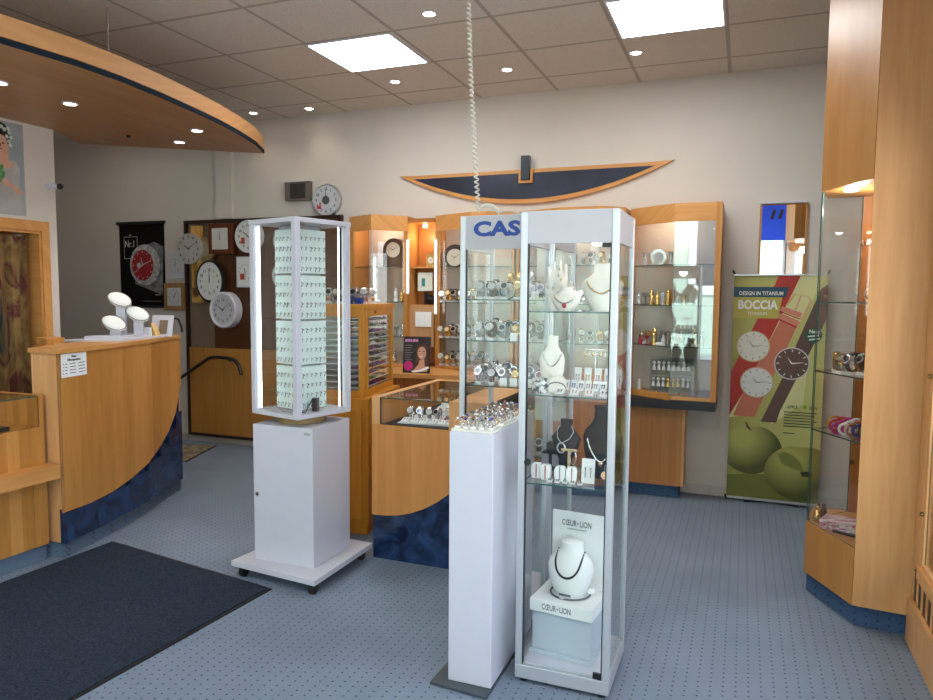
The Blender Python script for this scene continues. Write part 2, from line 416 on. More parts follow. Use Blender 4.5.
def light(kind, name, loc, energy, col=(1,1,1), rot=(0,0,0), size=.1, sy=None, spot=None):
    l = bpy.data.lights.new(name, kind); l.energy = energy; l.color = col
    if kind == 'AREA':
        l.size = size
        if sy: l.shape = 'RECTANGLE'; l.size_y = sy
    elif kind == 'SPOT': l.spot_size = spot; l.spot_blend = .8; l.shadow_soft_size = size
    elif kind == 'SUN': l.angle = size
    else: l.shadow_soft_size = size
    o = bpy.data.objects.new(name, l); COL.objects.link(o); o.location = loc; o.rotation_euler = rot; return o
def spotlamp(x, y, z, lab, warm=True, e=3):
    t = thing('recessed_spotlight', lab, 'spotlight', (x,y,z))
    M().tube([(x+.042*math.cos(a*PI/12),y+.042*math.sin(a*PI/12),z-.004) for a in range(24)],.006,6,True).build('trim_ring', WHITE, t, True)
    M().cyl((x,y,z-.001),(x,y,z-.008),.034,.030,20).build('bulb', BULB if warm else BULBC, t, True)
    light('SPOT','spot beam',(x,y,z-.02),e,(1,.84,.66) if warm else (.95,.96,1),(0,0,0),.03,spot=math.radians(115))
for x,y,l in ((-1.807,3.936,'small recessed spotlight nearest the top edge, left of the coiled cord'),
    (-1.698,5.084,'small recessed spotlight just right of the coiled cord near the back wall'),
    (-2.615,5.061,'small recessed spotlight below the left lit ceiling panel'),
    (-3.719,5.514,'small recessed spotlight near the back wall above the wall clock'),
    (-.753,5.042,'small recessed spotlight beside the right lit ceiling panel'),
    (-4.30,5.47,'small recessed spotlight half hidden behind the tip of the wooden canopy')):
    spotlamp(x,y,CZ,l)

# ------------------------------------------------------------------ wooden canopy
front = [(-3.05,-.9),(-3.22,.2),(-3.32,1.2),(-3.36,2.0),(-3.346,2.392),(-3.291,2.75),(-3.275,3.0),(-3.315,3.35),(-3.386,3.70),(-3.46,4.05),(-3.544,4.33),(-3.66,4.66),(-3.803,4.965)]
front = [(-4.55,.30),(-4.10,.66),(-3.82,.95),(-3.62,1.28),(-3.48,1.65),(-3.39,2.03),(-3.33,2.40),(-3.285,2.75),(-3.29,3.05),(-3.33,3.38),(-3.386,3.70),(-3.455,4.03),(-3.544,4.35),(-3.66,4.68),(-3.803,4.965)]
backp = [(-4.95,4.17),(-4.72+.003,3.76),(-4.72+.003,.30)]
cp = thing('ceiling_canopy','curved wooden canopy with lit spots hanging above the left counter','canopy',(-4.0,3.0,2.72))
M().prism(front+backp,2.72,2.745).build('underside_board', CANOPY, cp)
ins = [(x-.03,y-.01) for x,y in front]
M().prism(ins+[(-4.90,4.17),(-4.7,3.77),(-4.7,.32)],2.745,2.757).build('shadow_gap', mat('blue grey channel',(.03,.05,.07),.4), cp)
fa = M()
for (a,b) in zip(front,front[1:]): fa.seg(a,b,.02,2.757,2.862,off=.01)
fa.seg((-3.803,4.965),(-4.95,4.17),.02,2.757,2.862,off=.01)
fa.build('fascia', wood('fascia veneer',(.48,.23,.085),(.62,.32,.13),'y',rough=.6,stavevar=.1), cp)
bl = M()
for (a,b) in zip(front,front[1:]): bl.seg(a,b,.012,2.722,2.750,off=-.002)
bl.build('edge_stripe', mat('dark blue edge band',(.010,.018,.028),.8,spec=.1), cp)
M().prism([(-3.9,4.7),(-4.8,4.1),(-4.69,3.7),(-4.69,.6),(-4.0,1.0),(-3.55,2.0),(-3.40,2.9),(-3.6,3.9)],2.84,2.855).build('top_board', WOODD, cp)
for x,y in ((-3.55,3.2),(-3.8,1.6),(-4.4,3.9)): M().cyl((x,y,2.855),(x,y,CZ),.006,n=8).build('suspension_rod', STEEL, cp)
spotlamp(-3.947,3.256,2.72,'warm spotlight in the canopy above the bride poster',True,10)
spotlamp(-3.72,4.10,2.72,'warm spotlight in the canopy closest to its pointed tip',True,10)
spotlamp(-4.13,4.36,2.72,'cool white spotlight in the canopy at its back edge',False,12)
spotlamp(-3.933,2.80,2.72,'cool white spotlight in the canopy at the left picture edge',False,12)
t = thing('smoke_detector','small dark dome sensor under the wooden canopy between the spots','sensor',(-4.30,4.03,2.72))
M().cyl((-4.30,4.03,2.72),(-4.30,4.03,2.712),.035,n=20).build('base', WOODD, t, True)
M().ball((-4.30,4.03,2.708),.018).build('dome', BLACK, t, True)

# ------------------------------------------------------------------ back wall decorations
bo = thing('wall_ornament','long boat-shaped blue wall ornament with wooden rim above the showcases','wall decoration',(-1.75,BW,2.32))
xl,xr,zt,zb = -2.905,-.545,2.60,2.315
n = 40
low = [(xl+(xr-xl)*i/n, zt-.0-(zt-zb)*(1-abs(2*i/n-1)**2.0)) for i in range(n+1)]
ztop = lambda x: zt-.006
outer = low+[(x,ztop(x)) for x in (xr-.15,-1.0,-1.73,-2.4,xl+.15)]
M().wallprism(outer,BW-.03,BW-.001).build('rim', WOODX, bo)
li = [(xl+.14+(xr-xl-.28)*i/n, zt-.036-(zt-zb-.072)*(1-abs(2*i/n-1)**2.0)) for i in range(n+1)]
M().wallprism(li,BW-.034,BW-.029).build('inset', mat('deep blue marbled panel',(.010,.012,.035),.35,var=.5,scale=6), bo)
fr = M(); fr.wallprism([(-1.785,2.48),(-1.665,2.48),(-1.665,2.59),(-1.685,2.59),(-1.685,2.50),(-1.765,2.50),(-1.765,2.59),(-1.785,2.59)],BW-.055,BW-.03)
fr.build('clasp_frame', WOODX, bo)
M().box(-1.762,-1.688,BW-.07,BW-.03,2.503,2.70).build('clasp_plate', mat('blue black slate',(.015,.025,.035),.3), bo)

t = thing('wall_speaker','small dark boxed speaker on the back wall left of the high clock','speaker',(-3.97,BW,2.44))
M().box(-4.11,-3.84,BW-.06,BW,2.43,2.60).build('case', mat('brown grey case',(.16,.13,.11),.5), t)
M().box(-4.05,-3.88,BW-.064,BW-.059,2.445,2.585).build('grille', mat('dark grille',(.035,.03,.027),.6,var=.5,scale=120), t)
M().box(-4.125,-3.83,BW-.07,BW,2.60,2.606).build('white_top', WHITE, t)  # white strip put in for the bright highlight along the case top

def hand(m_, c, ang, ln, wd, y):
    a = math.radians(90-ang); d = Vector((math.cos(a),math.sin(a))); nn = Vector((-d.y,d.x))*wd/2
    p0 = Vector(c)-d*ln*.15; p1 = Vector(c)+d*ln
    m_.flat([tuple(p0-nn),tuple(p1-nn*.5),tuple(p1+nn*.5),tuple(p0+nn)], y)
def clock(label, cx_, cz_, w_, h_, rim, face, hm=(10,9), yb=BW, depth=.04, square=False, nums=True, ink=INK, rimw=.012, group=None):
    t = thing('wall_clock', label, 'clock', (cx_,yb,cz_-h_/2))
    if square:
        M().box(cx_-w_/2,cx_+w_/2,yb-depth,yb,cz_-h_/2,cz_+h_/2).build('case', rim, t, bevel=.003)
        M().box(cx_-w_/2+rimw,cx_+w_/2-rimw,yb-depth-.002,yb-depth+.001,cz_-h_/2+rimw,cz_+h_/2-rimw).build('dial', face, t)
    else:
        sx = w_/h_
        c = M(); c.wallprism(circ(cx_,cz_,h_/2,40,sx),yb-depth,yb); c.build('case', rim, t)
        c = M(); c.tube([(cx_+(w_/2-rimw/2)*math.cos(a*PI/20),yb-depth,cz_+(h_/2-rimw/2)*math.sin(a*PI/20)) for a in range(40)],rimw/2,8,True)
        c.build('bezel', rim, t, True)
        M().wallprism(circ(cx_,cz_,h_/2-rimw,40,sx),yb-depth-.002,yb-depth+.001).build('dial', face, t)
    yy = yb-depth-.003; R_ = min(w_,h_)/2-rimw
    if nums:
        r0 = R_*.76; m_ = M()
        for k in range(12):
            a = math.radians(90-30*k)
            px,pz = cx_+r0*(w_/h_ if not square else 1)*math.cos(a)*.98, cz_+r0*math.sin(a)
            if nums == 'ticks' or True:
                q = R_*.035
                if nums != 'text': m_.flat([(px-q,pz-q*1.6),(px+q,pz-q*1.6),(px+q,pz+q*1.6),(px-q,pz+q*1.6)],yy)
            if nums == 'text': pass
        if nums == 'text':
            m_.bm.free()
            grp = None
            for k in range(1,13):
                a = math.radians(90-30*k); s_ = R_*.27
                px,pz = cx_+r0*math.cos(a), cz_+r0*math.sin(a)-s_*.36
                text(str(k),s_,ink,(px,yy,pz),parent=t,name='numeral',align='CENTER',bold=.0008)
        else: m_.build('hour_marks', ink, t)
    h = hm[0]*30+hm[1]*.5; mn = hm[1]*6
    a = M(); hand(a,(cx_,cz_),h,R_*.5,R_*.09,yy-.001); a.build('hour_hand', ink, t)
    a = M(); hand(a,(cx_,cz_),mn,R_*.75,R_*.06,yy-.002); a.build('minute_hand', ink, t)
    return t
DIAL = mat('clock dial white',(.72,.72,.70),.6,var=.01); DIALS = mat('silver dial',(.55,.55,.58),.45,var=.02)
c = clock('chrome wall clock with a grey hub hanging highest, right of the boxed speaker',-3.665,2.42,.30,.30,CHROME,DIALS,(12,0),nums='text')
M().wallprism(circ(-3.665,2.42,.04,24),BW-.047,BW-.043).build('hub_disc', mat('dark hub',(.08,.09,.10),.4), c)
M().wallprism([(-3.76,2.34),(-3.72,2.34),(-3.72,2.40),(-3.735,2.40),(-3.735,2.365),(-3.76,2.365)],BW-.046,BW-.043).build('red_motif', mat('red print',(.6,.03,.02),.5), c)

# partition panel with clocks: dark frame, glazed top, wood below
PX0,PX1 = -5.36,-3.50
pp = thing('glazed_partition','dark framed partition with brown glass above and wood below, hung with clocks','partition',(-4.4,BW,.08))
f = M(); y0,y1 = BW-.05,BW-.002
f.box(PX0,PX0+.03,y0,y1,.07,2.28); f.box(PX1-.03,PX1,y0,y1,.07,2.28); f.box(PX0+.03,PX1-.03,y0,y1,2.25,2.28); f.box(PX0+.03,PX1-.03,y0,y1,.07,.10)
f.build('frame', mat('dark brown frame',(.03,.012,.008),.4), pp)
M().box(PX0+.03,PX1-.03,y0+.012,y1,.10,.99).build('lower_panel', wood('amber veneer',(.36,.155,.03),(.48,.22,.05),stavevar=.15), pp)
M().box(PX0+.03,-5.02,y0+.036,y1,.99,2.25).build('pale_strip', mat('pale grey blind',(.46,.44,.41),.8), pp)
M().box(-5.02,PX1-.03,y0+.036,y1,.99,2.25).build('brown_board', wood('dull brown board',(.15,.062,.026),(.26,.12,.055),stavevar=.5,stave=.13), pp)
M().box(PX0+.03,PX1-.03,y0+.010,y0+.016,.99,2.25).build('pane', GLASSD, pp)
yc = BW-.052
t = thing('pendulum_clock','light wooden pendulum clock with round silver dial at left of the partition','clock',(-5.17,yc,1.49))
M().box(-5.235,-5.11,yc-.035,yc,1.45,2.22).build('back_board', wood('yellow pine',(.55,.30,.07),(.72,.42,.12),stavevar=.1), t)
M().box(-5.20,-5.16,yc-.045,yc-.035,1.50,1.9).build('pendulum_rod', GOLD, t)
M().box(-5.21,-5.15,yc-.05,yc-.035,1.52,1.60).build('weight', BROWNL, t)
M().wallprism(circ(-5.235,1.99,.155,36),yc-.07,yc-.036).build('dial', mat('grey stone dial',(.42,.40,.37),.6), t)
a = M(); hand(a,(-5.235,1.99),300,.07,.014,yc-.071); hand(a,(-5.235,1.99),55,.10,.010,yc-.072); a.build('hands', INK, t)
a = M()
for k in range(12):
    an = math.radians(30*k); px,pz = -5.235+.12*math.cos(an),1.99+.12*math.sin(an); a.flat([(px-.007,pz-.01),(px+.007,pz-.01),(px+.007,pz+.01),(px-.007,pz+.01)],yc-.071)
a.build('hour_marks', INK, t)
t = thing('wall_clock','round brass weather disc half behind the silver pendulum dial','clock',(-5.07,yc,1.85))
M().wallprism(circ(-5.075,1.985,.125,36),yc-.034,yc).build('brass_disc', mat('aged brass',(.38,.27,.12),.4,.5,var=.2), t)
M().wallprism(circ(-5.075,1.985,.07,36),yc-.036,yc-.033).build('centre_dial', mat('tan dial',(.33,.27,.19),.5), t)
c = clock('square clock with thick red-brown wooden frame and blank white dial',-4.865,2.085,.285,.30,WALNUT,mat('ivory dial',(.62,.60,.55),.6),(12,0),yb=yc,square=True,nums=False,rimw=.045)
c = clock('large round white clock with black rim hanging in the middle of the partition',-5.005,1.665,.345,.42,mat('black rim',(.012,.011,.010),.3),DIAL,(12,0),yb=yc,rimw=.02,nums='text')
c = clock('thick white round clock hanging lowest on the partition',-4.80,1.38,.33,.36,mat('white rim',(.68,.66,.70),.35),DIALS,(10,8),yb=yc,depth=.09,rimw=.03,nums='text')
c = clock('white round clock with a red motif at the top right of the partition',-4.52,2.10,.32,.32,mat('white rim two',(.68,.66,.70),.35),DIAL,(10,20),yb=yc,rimw=.015,nums='text')
M().wallprism([(-4.60,2.03),(-4.56,2.03),(-4.56,2.09),(-4.60,2.09)],yc-.046,yc-.043).build('red_motif', mat('red motif',(.5,.06,.03),.5), c)
c = clock('white rectangular clock with red print, right edge of the partition below the round one',-4.56,1.755,.22,.30,WHITE,DIAL,(11,30),yb=yc,square=True,rimw=.015)
M().wallprism([(-4.62,1.68),(-4.57,1.68),(-4.57,1.74),(-4.62,1.74)],yc-.046,yc-.043).build('red_motif', mat('red motif b',(.5,.06,.03),.5), c)
for k,(x,z) in enumerate(((-4.10,2.05),(-4.12,1.72),(-4.02,1.42))):
    clock(['silver round clock seen through the rotating display, highest','pale round clock seen through the rotating display, middle','grey round clock seen through the rotating display, lowest'][k],x,z,.26,.26,STEEL,DIALS,(9,10+k*9),yb=yc,nums='ticks')
# clocks left of the partition
c = clock('white square clock with grey ring between the watch poster and the partition',-5.49,1.83,.22,.27,WHITE,DIALS,(12,0),square=True,rimw=.02,nums='ticks')
c = clock('square clock with light oak frame under the white square clock',-5.515,1.505,.28,.285,wood('oak frame',(.30,.16,.06),(.42,.24,.10)),DIALS,(1,5),square=True,rimw=.05,nums='ticks')
# handrail
t = thing('handrail','black curved handrail running in front of the wooden partition','handrail',(-5.0,BW-.1,.6))
yr = BW-.12
M().tube([(-6.2,yr,.20),(-5.50,yr,.60),(-5.24,yr,.755),(-5.02,yr,.885),(-4.97,yr,.90),(-4.90,yr,.905),(-4.76,yr,.90),(-4.68,yr,.88),(-4.63,yr,.82),(-4.61,yr,.74)],.017,10).build('rail', mat('black brown rail',(.012,.008,.007),.35), t, True)
b_ = M(); b_.cyl((-4.8,yr,.90),(-4.8,BW-.045,.86),.008,n=8); b_.cyl((-5.75,yr,.45),(-5.75,BW,.42),.008,n=8); b_.build('bracket', BLACK, t, True)
# watch poster
po = thing('poster','black hanging poster with a silver watch with red dial','poster',(-5.99,BW,1.40))
xa,xb,za,zb_ = -6.285,-5.665,1.40,2.275
M().box(xa,xb,BW-.008,BW-.002,za,zb_).build('sheet', mat('black print',(.006,.005,.006),.7,var=.2,spec=.15), po)
b_ = M(); b_.box(xa-.02,xb+.02,BW-.03,BW-.002,zb_-.01,zb_+.02); b_.box(xa-.01,xb+.01,BW-.025,BW-.002,za-.015,za+.01); b_.build('rod', BLACK, po)
SILV = mat('printed silver',(.42,.42,.42),.5,var=.5,scale=30); SILD = mat('printed dark steel',(.16,.16,.165),.5,var=.6,scale=20)
yy = BW-.0085
RA = Matrix.Rotation(math.radians(-38),2)
def rel(pts,c,rot): 
    R2 = Matrix.Rotation(rot,2); return [tuple(Vector(c)+R2@Vector(p)) for p in pts]
cc = (-5.935,1.84)
a = M()
a.flat(rel([(-.14,.0),(.14,.0),(.115,.30),(-.115,.30)],cc,math.radians(-40)),yy) if False else None
a.flat([(-6.08,1.64),(-5.70,1.52),(-5.675,2.03),(-5.80,2.08),(-5.99,2.03)],yy)
a.build('printed_bracelet', SILD, po)
a = M(); a.flat(circ(cc[0],cc[1],.215,40,.97),yy-.001); a.build('printed_case', SILV, po)
a = M(); a.flat(circ(cc[0]-.03,cc[1]-.005,.163,40,.92),yy-.0016); a.build('printed_dial', mat('printed crimson',(.33,.012,.022),.5,var=.25,scale=14), po)
a = M()
for k in range(12):
    an = math.radians(30*k); px,pz = cc[0]-.03+.13*math.cos(an),cc[1]-.005+.14*math.sin(an); a.flat([(px-.006,pz-.008),(px+.006,pz-.008),(px+.006,pz+.008),(px-.006,pz+.008)],yy-.0022)
a.flat(circ(cc[0]-.08,cc[1]-.005,.03,16),yy-.0021); hand(a,(cc[0]-.03,cc[1]),70,.13,.012,yy-.0024); hand(a,(cc[0]-.03,cc[1]),235,.12,.012,yy-.0024); hand(a,(cc[0]-.03,cc[1]),345,.08,.016,yy-.0024)
a.build('printed_markers', mat('printed pale grey',(.55,.5,.5),.5), po)
a = M()
for x0,x1,z0,z1 in ((-6.22,-6.03,1.905,1.911),(-6.22,-6.03,2.135,2.141),(-6.22,-6.214,1.91,2.14),(-6.036,-6.03,2.03,2.14)): a.flat([(x0,z0),(x1,z0),(x1,z1),(x0,z1)],yy-.0005)
a.flat([(-6.15,2.15),(-6.11,2.15),(-6.13,2.17)],yy-.0005)
for k in range(5):
    a.flat([(-5.98-.0*k,1.455-.0*k),(-5.72,1.455),(-5.72,1.458),(-5.98,1.458)],yy-.0005) if k == 0 else None
a.flat([(-5.80,1.52),(-5.73,1.52),(-5.73,1.526),(-5.80,1.526)],yy-.0005)
a.build('printed_box', SILV, po)
text('Nr.1',.10,mat('printed white',(.6,.6,.58),.5),(-6.21,yy-.001,2.03),parent=po,sx=.78,bold=.001)

# bride poster on left wall (drawn in y,z plane facing +x)
TL = Matrix(((0,1,0,LX),(1,0,0,0),(0,0,1,0),(0,0,0,1)))   # local x->world y, local y->world x offset(-), flat faces +x
TL = Matrix(((0,-1,0,LX),(1,0,0,0),(0,0,1,0),(0,0,0,1)))
bp = thing('poster','unframed poster of a dark-haired bride holding a bouquet on the left wall','poster',(LX,3.27,2.07))
def pl(name, poly, m_, d):
    a = M(TL); a.flat(poly, -.002-d); return a.build(name, m_, bp)
M(TL).box(3.05,3.51,-.003,-.0005,2.075,2.70).build('sheet', mat('printed grey blue',(.30,.34,.36),.6,var=.1,scale=6), bp)
pl('printed_dress',[(3.22,2.076),(3.20,2.36),(3.27,2.43),(3.36,2.42),(3.44,2.45),(3.475,2.40),(3.47,2.22),(3.505,2.15),(3.505,2.076)],mat('printed ivory cloth',(.40,.385,.36),.6,var=.12,scale=9),.001)
pl('printed_hair',circ(3.345,2.605,.085,26,.85),HAIRD,.0012)
pl('printed_neck',[(3.33,2.42),(3.315,2.52),(3.40,2.55),(3.40,2.44),(3.45,2.42),(3.40,2.39),(3.34,2.38)],SKIN,.0015)
pl('printed_face',circ(3.345,2.545,.062,26,.78),SKIN,.002)
pl('printed_arm',[(3.34,2.29),(3.42,2.245),(3.49,2.215),(3.495,2.24),(3.44,2.275),(3.36,2.32)],SKIN,.002)
a = M(TL)
for k,(y_,z_) in enumerate(((3.39,2.60),(3.405,2.57),(3.41,2.63),(3.375,2.645),(3.42,2.60),(3.355,2.66),(3.40,2.655),(3.415,2.545))): a.flat(circ(y_,z_,.014,9),-.0045-.0003*k)
a.build('printed_flowers', mat('printed pale blossom',(.50,.58,.52),.6,var=.3,scale=60), bp)
a = M(TL)
for k,(y_,z_) in enumerate(((3.33,2.36),(3.345,2.33),(3.325,2.30),(3.34,2.39),(3.35,2.35))): a.flat(circ(y_,z_,.02,8),-.0045-.0003*k)
a.build('printed_bouquet', mat('printed leaf green',(.10,.28,.08),.6,var=.4,scale=60), bp)
a = M(TL)
for q in (3.325,3.362): a.flat(circ(q,2.55,.007,8,1.5),-.0052)
a.flat([(3.339,2.545),(3.349,2.545),(3.346,2.525),(3.340,2.525)],-.0052); a.flat(circ(3.343,2.512,.006,8,2),-.0052)
a.build('printed_features', mat('printed brown features',(.22,.06,.04),.6), bp)
t = thing('security_camera','small white wall camera with black lens on the left wall corner','camera',(LX,3.70,2.31))
M().cyl((LX,3.69,2.31),(LX+.03,3.69,2.31),.028,n=16).build('mount', WHITE, t, True)
M().cyl((LX+.02,3.70,2.31),(LX+.04,3.725,2.312),.02,n=16).build('housing', WHITE, t, True)
M().ball((LX+.052,3.742,2.312),.022,n=14).build('lens', BLACK, t, True)

# mirror cabinet on back wall
mr = thing('wall_mirror','narrow upright mirror with wooden sides half behind the watch banner','mirror',(.24,BW,1.2))
M().box(.085,.405,BW-.03,BW-.001,1.1,2.235).build('backing', WOOD, mr)
M().box(.10,.392,BW-.033,BW-.0305,1.1,2.225).build('mirror_glass', MIRROR, mr)
M().box(.09,.40,BW-.05,BW-.0,2.236,2.25).build('lamp_strip', WHITE, mr)

# ------------------------------------------------------------------ mats and rugs
t = thing('entrance_mat','dark charcoal blue entrance mat with black rubber edge','mat',(-2.9,2.0,0))
P = [(-3.60,3.16),(-2.25,2.955),(-2.37,.90),(-3.66,1.05)]
M().prism(P,.0005,.006).build('rubber_edge', RUBBER, t)
cxm = sum(p[0] for p in P)/4; cym = sum(p[1] for p in P)/4
M().prism([(cxm+(x-cxm)*.972,cym+(y-cym)*.98) for x,y in P],.004,.011).build('pile', MATC, t)
t = thing('runner_rug','beige and brown patterned runner rug before the clock partition','rug',(-5.1,5.3,0))
P = [(-4.70,4.96),(-4.93,5.62),(-6.3,5.30),(-6.1,4.62)]
M().prism(P,.0005,.005).build('border', mat('dark rug edge',(.03,.02,.015),.9), t)
M().prism([(-4.725,4.97),(-4.945,5.60),(-6.28,5.28),(-6.08,4.64)],.003,.008).build('pile', curtain_mat('rug weave',[(.20,.15,.09),(.34,.28,.18),(.12,.09,.05),(.30,.25,.17)],(14,14,14)), t)

# ------------------------------------------------------------------ left tall counter
lc = thing('reception_counter','tall curved beech counter with swooping blue marbled base','counter',(-3.95,3.6,0))
path = [(-3.585,2.83),(-3.632,3.04),(-3.689,3.254),(-3.75,3.46),(-3.82,3.674),(-3.905,3.87),(-3.962,4.01),(-4.000,4.12),(-4.030,4.21)]
zc =   [.285,.277,.285,.315,.365,.44,.52,.64,.86]
inner = [(-3.80,2.83),(-3.92,3.04),(-4.02,3.27),(-4.08,3.50),(-4.14,3.73),(-4.21,3.95),(-4.26,4.10),(-4.29,4.22),(-4.31,4.30)]
ZT = 1.20
w_ = M(); 
for i in range(len(path)-1):
    (xa,ya),(xb,yb) = path[i],path[i+1]
    d = Vector((xb-xa,yb-ya)).normalized(); nn = Vector((-d.y,d.x))*.02
    v_ = [w_.v(p) for p in ((xa,ya,zc[i]),(xb,yb,zc[i+1]),(xb,yb,ZT),(xa,ya,ZT),(xa+nn.x,ya+nn.y,zc[i]),(xb+nn.x,yb+nn.y,zc[i+1]),(xb+nn.x,yb+nn.y,ZT),(xa+nn.x,ya+nn.y,ZT))]
    for q in ((0,1,2,3),(7,6,5,4),(0,4,5,1),(3,2,6,7)): w_.f([v_[k] for k in q])
bmesh.ops.remove_doubles(w_.bm, verts=w_.bm.verts, dist=.0005)
w_.build('front_panel', WOOD, lc)
b_ = M()
for i in range(len(path)-1): b_.seg(path[i],path[i+1],.012,.1,zc[i+1]+.04 if i>0 else .30,off=.0275)
b_.seg((-3.587,2.832),(path[1][0]-.0,path[1][1]),.018,.1,.276,off=.0095); b_.seg(path[1],path[2],.018,.1,.276,off=.0095)
for i in range(2,len(path)-1): b_.seg(path[i],path[i+1],.018,.1,min(zc[i],zc[i+1])-.004,off=.0095)
b_.build('blue_base_panel', BLUE, lc)
ep = M(); ep.seg((-3.80,2.83),(-3.606,2.83),.02,.1,ZT,off=.01); ep.build('end_panel', WOODR, lc)
M().prism([(x-.05,y+.02) for x,y in path[:-1]]+[(x+.01,y+.02) for x,y in inner[:-1][::-1]],.101,.12).build('bottom_board', WOOD, lc)
M().seg((-4.065,4.215),(-4.30,4.285),.02,.1,ZT,off=-.0).build('far_end_panel', WOODR, lc)
bk = M()
for i in range(len(inner)-1): bk.seg(inner[i],inner[i+1],.016,.1,ZT)
bk.build('back_panel', WOODR, lc)
M().prism([(x+.018,y-.012) for x,y in path]+[(-4.05,4.235),(-4.33,4.32)]+inner[::-1][1:-1]+[(-3.815,2.812)],ZT,ZT+.025).build('counter_top', WOODY, lc)
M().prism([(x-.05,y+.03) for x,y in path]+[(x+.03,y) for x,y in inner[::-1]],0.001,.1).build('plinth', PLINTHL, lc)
nz_ = ZT+.025
# notice sheet on the front, in the plane of first panel segment
(p0,p1) = (Vector((*path[0],0)),Vector((*path[2],0))); dd = (p1-p0).normalized(); nn = Vector((dd.y,-dd.x,0))
A0 = p0+dd*.006+nn*.004
ns = thing('notice_sheet','white opening hours notice taped to the tall curved counter','sign',tuple(A0+Vector((0,0,1.06))))
TN = Matrix(((dd.x,-nn.x,0,A0.x),(dd.y,-nn.y,0,A0.y),(0,0,1,0),(0,0,0,1)))
M(TN).box(0,.215,-.001,.0,1.06,1.195).build('sheet', PAPER, ns)
def nt_(s,z,size,x=.107,al='CENTER',b=0): text(s,size,INK,TN@Vector((x,-.0016,z)),xd=dd,parent=ns,align=al,bold=b)
nt_('Neue',1.172,.018,b=.0006); nt_('Öffnungszeiten:',1.153,.018,b=.0006)
a = M(TN)
for k in range(4):
    z = 1.134-.018*k
    for x0,x1 in ((.012,.022),(.032,.05),(.07,.12),(.145,.20)): a.flat([(x0,z),(x1,z),(x1,z+.004),(x0,z+.004)],-.0012)
a.build('printed_lines', INK, ns)

# things on tall counter
ts = thing('bracelet_stand','white stepped stand with three oval cushions on the tall counter','display stand',(-3.95,3.72,nz_))
M().prism([(-4.13,3.30),(-3.80,3.46),(-3.93,3.95),(-4.16,3.90)],nz_,nz_+.012).build('base_tray', WHITE, ts)
M().prism([(-4.09,3.42),(-3.87,3.52),(-3.96,3.86),(-4.12,3.82)],nz_+.012,nz_+.03).build('plinth', WHITE, ts)
def cushion(x,y,z,rz):
    T = Matrix.Translation((x,y,z))@Matrix.Rotation(rz,4,'Z')@Matrix.Rotation(math.radians(26),4,'Y')@Matrix.Rotation(math.radians(46),4,'X')
    m_ = M(T); m_.loft([(0,0,-.022,.075,.050),(0,0,-.012,.082,.056),(0,0,.0,.080,.055),(0,0,.010,.066,.045),(0,0,.013,.04,.03)],28)
    c_ = m_.build('cushion', PAPER, ts, True)
    g_ = M(T); g_.tube([(.080*math.cos(a*PI/18),.0545*math.sin(a*PI/18),.004) for a in range(36)],.0022,6,True)
    g_.build('chain_edge', mat('dark chain',(.08,.08,.08),.3,.7), c_, True)
    M(Matrix.Translation((x,y,0))@Matrix.Rotation(rz,4,'Z')).box(-.03,.03,.005,.035,nz_+.03,z-.015).build('post', WHITE, ts)
cushion(-4.03,3.66,nz_+.275,.45); cushion(-3.955,3.74,nz_+.175,.5); cushion(-4.0,3.58,nz_+.115,.45)
t = tag(M(Matrix.Translation((-3.975,3.83,nz_))@Matrix.Rotation(.4,4,'Z')).box(-.035,.035,0,.012,.012,.075).build('price_card', PAPER), 'small white price card beside the three oval cushions', 'card')
t = thing('picture_stand','white framed bracelet card leaning on a stand at the counter end','display card',(-3.97,3.98,nz_))
T = Matrix.Translation((-3.965,3.97,nz_))@Matrix.Rotation(.42,4,'Z')@Matrix.Rotation(math.radians(-20),4,'X')
m_ = M(T); m_.box(-.085,.07,-.006,0,0,.165); m_.build('card', WHITE, t)
m_ = M(T); m_.box(-.028,.032,-.010,-.006,.02,.125); m_.build('brown_inset', mat('taupe suede',(.22,.15,.10),.8), t)
m_ = M(T); m_.box(-.01,.01,.0,.004,.0,.12); m_.build('prop', BLACK, t)
t = tag(M().wallprism([(-4.0,nz_),(-3.93,nz_),(-3.985,nz_+.10)],3.885,3.93).build('wooden_wedge', wood('pale maple',(.60,.38,.14),(.72,.48,.2))), 'small pale wooden wedge next to the framed bracelet card', 'wedge')
t = thing('desk_lamp','black curved desk lamp arm behind the framed card','lamp',(-4.14,4.24,nz_))
M().tube([(-4.17+.0,4.21,nz_+.01),(-4.15,4.21,nz_+.09),(-4.11,4.22,nz_+.13),(-4.06,4.23,nz_+.12),(-4.035,4.235,nz_+.06),(-4.03,4.235,nz_+.02)],.009,8).build('arm', BLACK, t, True)
M().cyl((-4.17,4.21,nz_),(-4.17,4.21,nz_+.012),.04,n=20).build('foot', BLACK, t, True)
tag(M().prism([(-4.15,3.12),(-3.98,3.06),(-4.00,3.20),(-4.16,3.26)],nz_,nz_+.035).build('wooden_tray', WOOD), 'low wooden tray on the tall counter left of the bracelet stand', 'tray')

